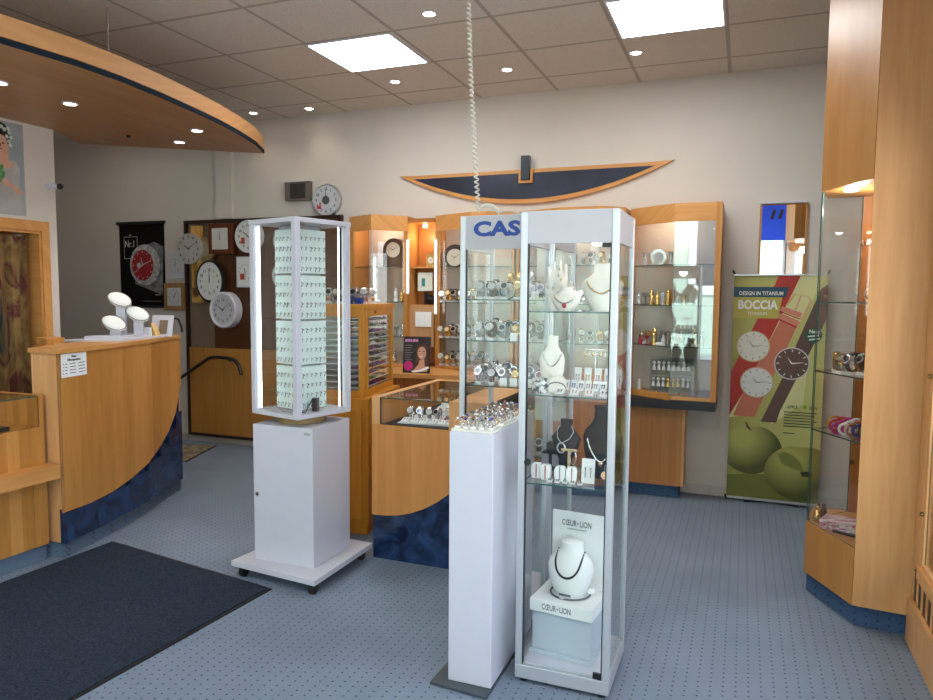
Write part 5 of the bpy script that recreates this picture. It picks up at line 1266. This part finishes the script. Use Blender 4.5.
# ------------------------------------------------------------------ banner
BNX0,BNX1,BNZ0,BNZ1 = -.075,.555,.03,1.712
bnw = BNX1-BNX0; bnh = BNZ1-BNZ0; BY = 5.655
bn = thing('banner','tall green watch banner with apples and three leather straps','banner',(.24,BY,0))
def bg_mat():
    m, nt, b = newmat('banner green print'); N = nt.nodes; L = nt.links
    tc = N.new('ShaderNodeTexCoord'); mp = N.new('ShaderNodeMapping'); mp.inputs['Scale'].default_value = (1.3,1,.25); mp.inputs['Location'].default_value = (.42,0,-.05)
    gr = N.new('ShaderNodeTexGradient'); L.new(tc.outputs['Object'],mp.inputs[0]); L.new(mp.outputs[0],gr.inputs[0])
    cr = N.new('ShaderNodeValToRGB'); cr.color_ramp.elements[0].color = (.33,.30,.06,1); cr.color_ramp.elements[1].color = (.62,.62,.23,1)
    L.new(gr.outputs['Fac'],cr.inputs[0]); L.new(cr.outputs[0],b.inputs['Base Color']); b.inputs['Roughness'].default_value=.45
    return m
M().box(BNX0,BNX1,BY,BY+.003,BNZ0,BNZ1).build('sheet', bg_mat(), bn)
def clip(poly):
    def cut(P,ins,inter):
        out = []
        for i in range(len(P)):
            a,b = P[i-1],P[i]
            if ins(b):
                if not ins(a): out.append(inter(a,b))
                out.append(b)
            elif ins(a): out.append(inter(a,b))
        return out
    for ax,lim,sg in ((0,0,1),(0,1,-1),(1,0,1),(1,1,-1)):
        ins = lambda p: sg*(p[ax]-lim) >= 0
        def inter(a,b):
            t = (lim-a[ax])/(b[ax]-a[ax]); return (a[0]+(b[0]-a[0])*t,a[1]+(b[1]-a[1])*t)
        if not poly: break
        poly = cut(poly,ins,inter)
    return poly
def bn_(name, polys, m__, layer):
    a = M()
    for i,p in enumerate(polys):
        q = clip(p)
        if len(q) > 2: a.wallprism([(BNX0+u*bnw, BNZ1-v*bnh) for u,v in q], BY-.0006-layer*.0007, BY-.0001-layer*.0007)
    return a.build(name, m__, bn)
asp = bnw/bnh
ell = lambda u,v,r,n=36,sx=1: [(u+r*sx*math.cos(2*PI*i/n), v+r*asp*math.sin(2*PI*i/n)) for i in range(n)]
STR = mat('printed red leather',(.42,.022,.012),.5,var=.1,scale=8); STP = mat('printed salmon leather',(.52,.155,.085),.5,var=.1,scale=8); STB = mat('printed brown leather',(.115,.060,.045),.5,var=.1,scale=8)
LY = mat('printed pale yellow',(.66,.64,.30),.5,var=.05,scale=4)
bn_('printed_light_band',[[(.62,0),(.98,0),(.22,.62),(.0,.64),(.0,.60)],[(.72,.28),(.8,.22),(.86,.20),(.80,.56),(.46,.66)]],LY,0)
bn_('printed_red_strap',[[(.50,-.01),(.73,-.01),(.18,.50),(-.04,.66),(-.04,.47)]],STR,1)
bn_('printed_salmon_strap',[[(.55,.17),(.72,.20),(.28,.63),(.04,.63),(.20,.47)]],STP,2)
bn_('printed_strap_loops',[[(.50,.165),(.73,.205),(.70,.222),(.48,.185)],[(.53,.135),(.75,.165),(.73,.185),(.51,.155)]],mat('printed light salmon',(.60,.22,.14),.5),3)
bn_('printed_loop_shade',[[(.49,.187),(.70,.224),(.695,.230),(.485,.193)],[(.52,.157),(.725,.188),(.72,.192),(.515,.161)]],REDM,4)
bn_('printed_brown_strap',[[(.93,.06),(1.0,.04),(1.0,.19),(.555,.60),(.52,.65),(.35,.65),(.60,.42),(.70,.30)]],STB,2)
bk_ = [[(.965,.083),(1.0,.090),(1.0,.097),(.96,.090)]]
for (u0,v0),(u1,v1) in zip([(.58,.13),(.66,.08),(.80,.09),(.83,.11),(.76,.18)],[(.66,.08),(.80,.09),(.83,.11),(.76,.18),(.73,.19)]):
    bk_.append([(u0-.01,v0),(u1-.01,v1),(u1+.01,v1+.004),(u0+.01,v0+.004)])
bk_.append([(.715,.09),(.735,.09),(.68,.155),(.66,.155)])
bn_('printed_buckle',bk_,mat('printed rose buckle',(.60,.38,.20),.4),3)
for (u,v,r,face,rim,hd) in ((.235,.315,.185,mat('printed watch ivory',(.66,.64,.54),.5),mat('printed gold rim',(.55,.40,.20),.5),GREYM),(.29,.475,.185,mat('printed watch white',(.66,.67,.62),.5),mat('printed rose rim',(.50,.34,.20),.5),GREYM),(.66,.385,.19,STB,mat('printed steel rim',(.58,.58,.58),.5),PAPER)):
    w = bn_('printed_watch_rim',[ell(u,v,r)],rim,4)
    bn_('printed_watch_dial',[ell(u,v,r*.93)],face,5)
    tk = []
    for k in range(12):
        a_ = 2*PI*k/12; c1,s1 = math.cos(a_),math.sin(a_)
        p0 = (u+r*.72*c1,v+r*.72*asp*s1); p1 = (u+r*.86*c1,v+r*.86*asp*s1); nx,ny = -s1*.005,c1*.005*asp
        tk.append([(p0[0]-nx,p0[1]-ny),(p1[0]-nx,p1[1]-ny),(p1[0]+nx,p1[1]+ny),(p0[0]+nx,p0[1]+ny)])
    for ang,ln in ((-8,.75),(-125,.5)):
        a_ = math.radians(ang); c1,s1 = math.cos(a_),math.sin(a_); nx,ny = -s1*.008,c1*.008*asp
        tk.append([(u-nx,v-ny),(u+r*ln*c1,v+r*ln*asp*s1),(u+nx,v+ny)])
    bn_('printed_watch_hands',tk,hd,6)
bn_('printed_blue_strip',[[(-.01,.052),(.60,.052),(.57,.097),(-.01,.097)]],mat('printed petrol',(.008,.06,.10),.5),4)
bn_('printed_title_field',[[(-.01,.097),(.53,.097),(.49,.19),(-.01,.19)]],mat('printed ochre',(.44,.38,.07),.5,var=.05),4)
PW = mat('printed pure white',(.75,.76,.70),.5)
def bt(s,u,v,size,m__=PW,al='LEFT',sx=1.0,b=0): text(s,size,m__,(BNX0+u*bnw,BY-.0058,BNZ1-v*bnh),parent=bn,align=al,sx=sx,bold=b,ext=.0002)
bt('DESIGN IN TITANIUM',.06,.088,.040,sx=.78,b=.0006); bt('BOCCIA',.05,.148,.088,sx=.83,b=.0035); bt('TITANIUM',.16,.175,.032,sx=.9)
bn_('printed_green_badge',[[(.875+(.085+(.008 if i%2 else 0))*math.cos(2*PI*i/40),.26+(.085+(.008 if i%2 else 0))*asp*math.sin(2*PI*i/40)) for i in range(40)]],mat('printed dark green',(.015,.10,.045),.5),6)
bt('Neu:',.825,.250,.036,b=.0012)
bn_('printed_badge_lines',[[(.815,.262),(.93,.256),(.93,.262),(.815,.268)],[(.83,.276),(.94,.270),(.94,.276),(.83,.282)]],PW,9)
DG_ = mat('printed dark text',(.05,.07,.03),.5)
bt('APPLE',.63,.583,.034,DG_,b=.0006,sx=.78); bt('SKIN',.86,.583,.034,DG_,b=.0008,sx=.78)
bn_('printed_leaf_logo',[ell(.82,.573,.024,10)],mat('printed lime',(.18,.42,.03),.5),3)
bn_('printed_text_lines',[[(.60,.597+.0125*k),(.95-.03*(k%3),.597+.0125*k),(.95-.03*(k%3),.6015+.0125*k),(.60,.6015+.0125*k)] for k in range(6)]+[[(.60,.69),(.72,.69),(.72,.694),(.60,.694)]],DG_,3)
def apple_mat(nm_,cx0,cz0,r):
    m, nt, b = newmat(nm_); N = nt.nodes; L = nt.links
    tc = N.new('ShaderNodeTexCoord'); mp = N.new('ShaderNodeMapping'); mp.inputs['Location'].default_value = (-(cx0-.24)/r+.25,0,-cz0/r-.35)
    mp.inputs['Scale'].default_value = (1/r,0,1/r)
    gr = N.new('ShaderNodeTexGradient'); gr.gradient_type = 'SPHERICAL'; L.new(tc.outputs['Object'],mp.inputs[0]); L.new(mp.outputs[0],gr.inputs[0])
    cr = N.new('ShaderNodeValToRGB'); e = cr.color_ramp.elements; e[0].color = (.075,.080,.012,1); e[1].color = (.42,.40,.10,1); e[1].position = .75
    L.new(gr.outputs['Fac'],cr.inputs[0]); L.new(cr.outputs[0],b.inputs['Base Color']); b.inputs['Roughness'].default_value=.45
    return m
def ap(u,v,r): return [(u+r*math.cos(a)*(1+.05*math.cos(2*a)), v+r*asp*.92*math.sin(a)*(1-.10*math.exp(-((a-1.5*PI)/.35)**2))) for a in [2*PI*i/48 for i in range(48)]]
bn_('printed_table_shade',[[(-.01,.90),(.5,.88),(1.01,.95),(1.01,1.01),(-.01,1.01)]],mat('printed olive',(.16,.17,.025),.5,var=.1,scale=4),7)
bn_('printed_left_apple',[ap(.25,.775,.33)],apple_mat('printed apple left',BNX0+.25*bnw,BNZ1-.775*bnh,.33*bnw*1.15),8)
bn_('printed_left_stem',[[(.20,.655),(.225,.675),(.26,.69),(.24,.692),(.20,.68),(.18,.655)]],BROWNL,9)
bn_('printed_right_apple',[ap(.80,.865,.37)],apple_mat('printed apple right',BNX0+.80*bnw,BNZ1-.865*bnh,.37*bnw*1.15),9)
bn_('printed_leaf',[[(.55,.79),(.62,.775),(.72,.79),(.80,.82),(.84,.86),(.72,.85),(.60,.83)]],mat('printed leaf olive',(.20,.22,.04),.5),10)
bn_('printed_right_stem',[[(.80,.86),(.88,.855),(.93,.868),(.90,.88),(.82,.88)]],mat('printed dark core',(.03,.035,.008),.5),10)
m_ = M(); m_.box(BNX0-.005,BNX1+.005,BY-.012,BY+.012,BNZ1-.004,BNZ1+.006); m_.box(BNX0-.005,BNX1+.005,BY-.012,BY+.012,BNZ0-.012,BNZ0+.004); m_.build('rail', ALU, bn)
m_ = M()
for x,s_ in ((BNX0,-1),(BNX1,1)):
    m_.cyl((x+s_*-.01,BY+.01,BNZ1-.01),(x+s_*.012,BY+.02,BNZ1+.035),.007,n=8); m_.cyl((x,BY-.01,.005),(x+s_*.01,BY-.02,.045),.007,n=8)
m_.build('corner_hook', BLACK, bn, True)
M().cyl((.24,BY+.012,.03),(.24,BY+.03,1.70),.006,n=8).build('rear_pole', BLACK, bn, True)
M().tube([(.05,BY-.02,.008),(.24,BY+.045,.010),(.43,BY-.02,.008)],.008,8).build('foot', BLACK, bn, True)

# ------------------------------------------------------------------ right column with angled glass bay
rc = thing('corner_showcase','tall beech corner showcase with angled glass bay at the right','showcase',(.56,3.9,0))
P1,P2,P3 = (.343,4.01),(.522,3.64),(.735,3.62)
BK = (.545,4.30); XR = 1.20
def prj(z0,z1,poly,nm_,m__,mi=None): return M().prism(poly,z0,z1).build(nm_, m__, rc)
prj(.001,.11,[(.36,4.04),(.545,3.68),(.73,3.655),(XR-.03,3.655),(XR-.03,4.27),(.40,4.27)],'plinth',PLINTHC)
prj(.11,.380,[P1,(P2[0]-.002,P2[1]+.004),(.565,3.70),(XR,3.70),(XR,4.30),(.40,4.30)],'lower_body',WOOD)
prj(.11,CZ-.002,[P2,P3,(XR,3.62),(XR,3.695),(.545,3.695)],'column_face',WOODR)
prj(2.085,CZ-.002,[(P1[0],P1[1]),(P2[0]-.002,P2[1]+.004),(.56,3.70),(XR,3.70),(XR,4.30),(.40,4.30)],'upper_body',WOOD)
M().box(.57,XR,4.275,4.30,.380,2.085).build('back_board', WOODD, rc)
M().box(1.10,XR,3.70,4.27,.380,2.085).build('side_board', WOODD, rc)
M().seg((P1[0]+.004,P1[1]),(P2[0]-.004,P2[1]+.004),.006,.381,2.084,0,1,off=.008).build('front_pane', [GLASS,GEDGE], rc)
M().seg((P1[0]+.006,P1[1]+.02),(.567,4.285),.006,.381,2.084,0,1).build('side_pane', [GLASS,GEDGE], rc)
for z in (.80,1.10,1.43): pass
bsh = [.870,1.175,1.530]
for z in bsh: M().prism([(.35,4.035),(.53,3.71),(.90,3.71),(.90,4.27),(.58,4.27)],z-.008,z,0,1).build('glass_shelf', [GLASSG,GEDGE], rc)
M().cyl((.47,3.95,2.085),(.47,3.95,2.073),.032,n=18).build('lamp', BULBC, rc, True)
light('POINT','bay glow',(.50,3.95,2.0),5,(1,.95,.9),size=.03)
pegs = M()
for i in range(14):
    for x in (.66,.70): pegs.cyl((x,4.275,.60+.1*i),(x,4.272,.60+.1*i),.004,n=6)
pegs.build('shelf_holes', BLACK, rc)
for k,z in enumerate((.66,1.84)):
    M().cyl((.575,4.262,z),(.575,4.274,z),.012,n=12).build('hinge_knob', BROWNL, rc, True)
# contents of bay
random.seed(5)
for k in range(3):
    p0,l0 = wps[[0,1,3][k]]
    put(p0,(.585+.04*k,3.88+.03*k,bsh[2]),random.uniform(-.5,.5),1.3,'%s, %s, corner showcase top shelf'%(l0,ORD[k]),'wristwatches in the corner showcase')
t = thing('sunglasses','wire rimmed glasses on the top shelf of the corner showcase','glasses',(.60,3.86,bsh[2]))
for s_ in (-1,1):
    m_ = M(); m_.tube([(.575+s_*.024+.022*math.cos(a*PI/10),3.80,bsh[2]+.035+.030*math.sin(a*PI/10)) for a in range(20)],.0022,6,True); m_.build('rim', CHROME, t, True)
for k in range(9):
    x = .45+.05*(k%5)+random.uniform(-.008,.008); y = 3.90+.07*(k//5)-.02*(k%5)
    kk = [1,3,0,6,1,4,0,3,1][k]
    put(wps[kk][0],(x,y,bsh[1]),random.uniform(-1,1),1.5,'%s, corner showcase middle shelf, %s'%(wps[kk][1],['front far left','front second','front third','front fourth','front far right','back far left','back second','back third','back far right'][k]),'wristwatches in the corner showcase')
bcol = [(PURP,'pink'),(GOLD,'golden'),(BLUEM,'blue'),(PAPER,'white'),(REDM,'red'),(GREENM,'green'),(ROSE,'copper')]
for k in range(18):
    m__,n_ = bcol[(k*3)%7]; x = .455+.030*(k%6); y = 3.90-.012*(k%6)+.05*(k//6); z = bsh[0]
    a = M(); 
    R_ = .026+.004*(k//6); zz = z+.006
    a.tube([(x+R_*math.cos(q*PI/8),y+.3*R_*math.cos(q*PI/8),z+R_+.005+R_*math.sin(q*PI/8)) for q in range(16)],.0062,6,True)
    tag(a.build('bead_bracelet', m__, None, True),'%s bead bracelet on the lowest shelf of the corner showcase, %s row'%(n_,['front','middle','back'][k//6]),'bracelet','%s bead bracelets in the corner showcase'%n_)
RS = curtain_mat('striped ribbon cloth',[(.75,.70,.68),(.45,.03,.05),(.75,.70,.68),(.4,.05,.08),(.7,.65,.62)],(4,60,40))
tag(M().ob((.52,3.93,.405),(.22,.13,.045),-.35).build('striped_pouch', RS),'red and white striped pouch on the floor of the corner showcase','pouch')
for k in range(5):
    tag(M().ob((.50+.035*k,3.845-.012*k,.386),(.11,.012,.010),-.55+.03*k).build('pen', [BLACK,STEEL,BLACK,GREYM,BLACK][k]),'%s pen, %s from left on the floor of the corner showcase'%(['black','silver','black','grey','black'][k],zp[k]),'pen')
for k in range(3):
    lathe_thing('perfume_flask',['small golden flask at the left corner of the corner showcase floor','small brown flask behind the golden flask in the corner showcase','round silver flask beside the striped pouch in the corner showcase'][k],'flask',FP[2],[GOLD,BROWNL,STEEL][k],[.395,.43,.60][k],[4.02,4.08,4.02][k],.380)
lathe_thing('globe_ornament','blue and silver globe ornament behind the striped pouch','ornament',[(0,.03),(.01,.03),(.015,.01),(.03,.03),(.055,.042),(.08,.03),(.09,.01)],mat('blue silver globe',(.10,.20,.45),.2,.4,var=.9,scale=30),.60,3.90,.43)

# ------------------------------------------------------------------ right display window cabinet
rw = thing('window_cabinet','beech window display cabinet with glass doors at the right edge','cabinet',(1.0,2.3,0))
xw = .752
M().box(xw,xw+.03,3.50,3.615,.36,2.18).build('stile', WOODR, rw)
M().box(xw,1.42,1.0,3.615,2.18,CZ-.002).build('header', WOODD, rw)
M().box(xw-.01,xw+.03,1.0,3.50,.33,.385).build('bottom_rail', WOODR, rw)
M().box(xw+.03,1.42,1.0,3.615,.33,.36).build('floor_board', WOODY, rw)
M().box(xw-.015,xw+.01,1.0,3.615,.001,.20).build('kick_board', WOODR, rw)
M().box(xw+.004,xw+.012,1.0,3.615,.19,.33).build('grille_back', BLACK, rw)
for i in range(40):
    y = 3.60-.085*i
    if y < 1.03: continue
    M().box(xw,xw+.004,y-.012,y+.012,.20,.33).build('grille_bar', WOODR, rw)
for i in range(2):
    ya,yb = 3.50-1.25*i-1.21,3.50-1.25*i
    fr = M(); fr.box(xw+.002,xw+.022,yb-.04,yb,.385,2.18); fr.box(xw+.002,xw+.022,ya,ya+.04,.385,2.18); fr.box(xw+.002,xw+.022,ya+.04,yb-.04,.385,.405); fr.box(xw+.002,xw+.022,ya+.04,yb-.04,2.15,2.18); d_ = fr.build('door', WOODR, rw)
    M().box(xw+.010,xw+.015,ya+.04,yb-.04,.385,2.18,0,1).build('door_pane', [GLASS,GEDGE], d_)
    for z in (.62,1.22,1.95): M().cyl((xw+.002,yb-.012,z),(xw-.012,yb-.012,z),.010,n=10).build('hinge', mat('bronze hinge %d%s'%(i,z),(.22,.14,.06),.4,.6), d_, True)
M().box(xw+.06,1.40,1.0,3.60,.80,.808,0,1).build('glass_shelf', [GLASSG,GEDGE], rw)
tag(M().box(.90,1.10,3.15,3.35,.8085,.96).build('white_box', PAPER),'white box on the shelf inside the right window cabinet','box')
t = thing('shop_sign','framed sign with writing hanging in the right window cabinet','sign',(.95,3.40,1.0))
M().box(.86,1.30,3.52,3.535,1.0,1.35).build('board', mat('dark brown sign',(.10,.07,.05),.5), t)
tag(M().box(.84,1.38,3.55,3.565,.37,.79).build('window_backdrop', mat('mottled backdrop',(.40,.36,.28),.8,var=.2,scale=5)),'mottled beige backdrop at the end of the right window cabinet','backdrop')
lathe_thing('window_vase','slim pale green vase on the floor of the right window cabinet','vase',[(0,.03),(.05,.035),(.12,.02),(.2,.018),(.24,.025)],MINT,.88,3.35,.36)

# ------------------------------------------------------------------ street side (seen in reflections)
fh = thing('street_house','pale mint house across the street with a white framed window','house',(-.8,-13,0))
MH = mat('mint render',(.52,.64,.55),.9,var=.04,scale=2)
M().box(-16,12,-13.4,-13,-.3,9).build('facade', MH, fh)
for xw_ in (-9,-5.2,-1.10,2.6,6.4):
    fr = M(); fr.box(xw_-.6,xw_+.6,-13,-12.93,1.6,4.3); f_ = fr.build('window_frame', mat('white window paint',(.8,.8,.8),.6), fh)
    M().box(xw_-.36,xw_+.36,-12.935,-12.92,1.9,4.0).build('pane', mat('dark window glass %s'%xw_,(.10,.11,.13),.15), f_)
struct(M().box(-30,30,-30,FY-.15,-.35,-.30).build('ground', mat('pale paving',(.42,.42,.40),.9,var=.1,scale=2)))
wh = thing('window_header','wooden fascia with blue sign panel over the shop window','fascia',(.9,FY,2.0))
M().box(.68,1.40,FY,FY+.05,2.32,2.86).build('wood_panel', WOODD, wh)
M().box(.22,.68,FY,FY+.055,2.50,3.12).build('blue_panel', mat('bright blue acrylic',(.01,.06,.55),.3), wh)
m_ = M(); m_.ob((.40,FY+.058,2.93),(.05,.005,.16),0,ry=.3); m_.ob((.52,FY+.058,2.93),(.05,.005,.16),0,ry=.3); m_.build('dark_marks', BLACK, wh)

# ------------------------------------------------------------------ light
wd = bpy.data.worlds.new('sky'); S.world = wd; wd.use_nodes = True
nt = wd.node_tree; bg = nt.nodes['Background']; sk = nt.nodes.new('ShaderNodeTexSky'); sk.sky_type = 'HOSEK_WILKIE'
sk.sun_direction = (.4,.5,.75); sk.turbidity = 4; nt.links.new(sk.outputs[0], bg.inputs[0]); bg.inputs[1].default_value = 17.0
light('SUN','sun',(0,0,10),9.0,(1,.95,.88),(math.radians(-48),0,math.radians(-25)),.01)
DAY = (.93,.96,1.0)
light('AREA','window daylight',(-2.96,FY-.03,1.66),10,DAY,(math.radians(90),0,0),2.38,2.34).data.cycles.is_portal = True
light('AREA','window daylight d',(1.03,FY-.03,1.66),10,DAY,(math.radians(90),0,0),.56,2.34).data.cycles.is_portal = True
light('AREA','window daylight b',(-.49,FY-.03,1.66),10,DAY,(math.radians(90),0,0),2.12,2.34).data.cycles.is_portal = True
light('AREA','window daylight c',(RX-.03,1.1,1.6),80,DAY,(math.radians(90),0,math.radians(90)),4.2,2.0)
light('AREA','added corridor fill',(-5.9,4.7,CZ-.02),3.5,(1,.93,.84),(0,0,0),.6,.6)  # unseen fill lamp added to brighten the back left area
for x in (-2.495,-.485):
    light('AREA','panel beam',(x,4.44,CZ-.012),14,(.95,.98,1),(0,0,0),.58,.56)
    light('AREA','panel beam near',(x,.65,CZ-.012),18,(.95,.98,1),(0,0,0),.58,.56)

S.cycles.transparent_max_bounces = 48; S.cycles.max_bounces = 8; S.cycles.use_denoising = True
S.cycles.caustics_reflective = False; S.cycles.caustics_refractive = False
S.cycles.sample_clamp_indirect = 6
S.view_settings.view_transform = 'Standard'; S.view_settings.look = 'None'; S.view_settings.gamma = 1
S.view_settings.use_curve_mapping = False; S.view_settings.exposure = 0.12
for o in bpy.data.objects:
    if '_used' in o.keys(): del o['_used']
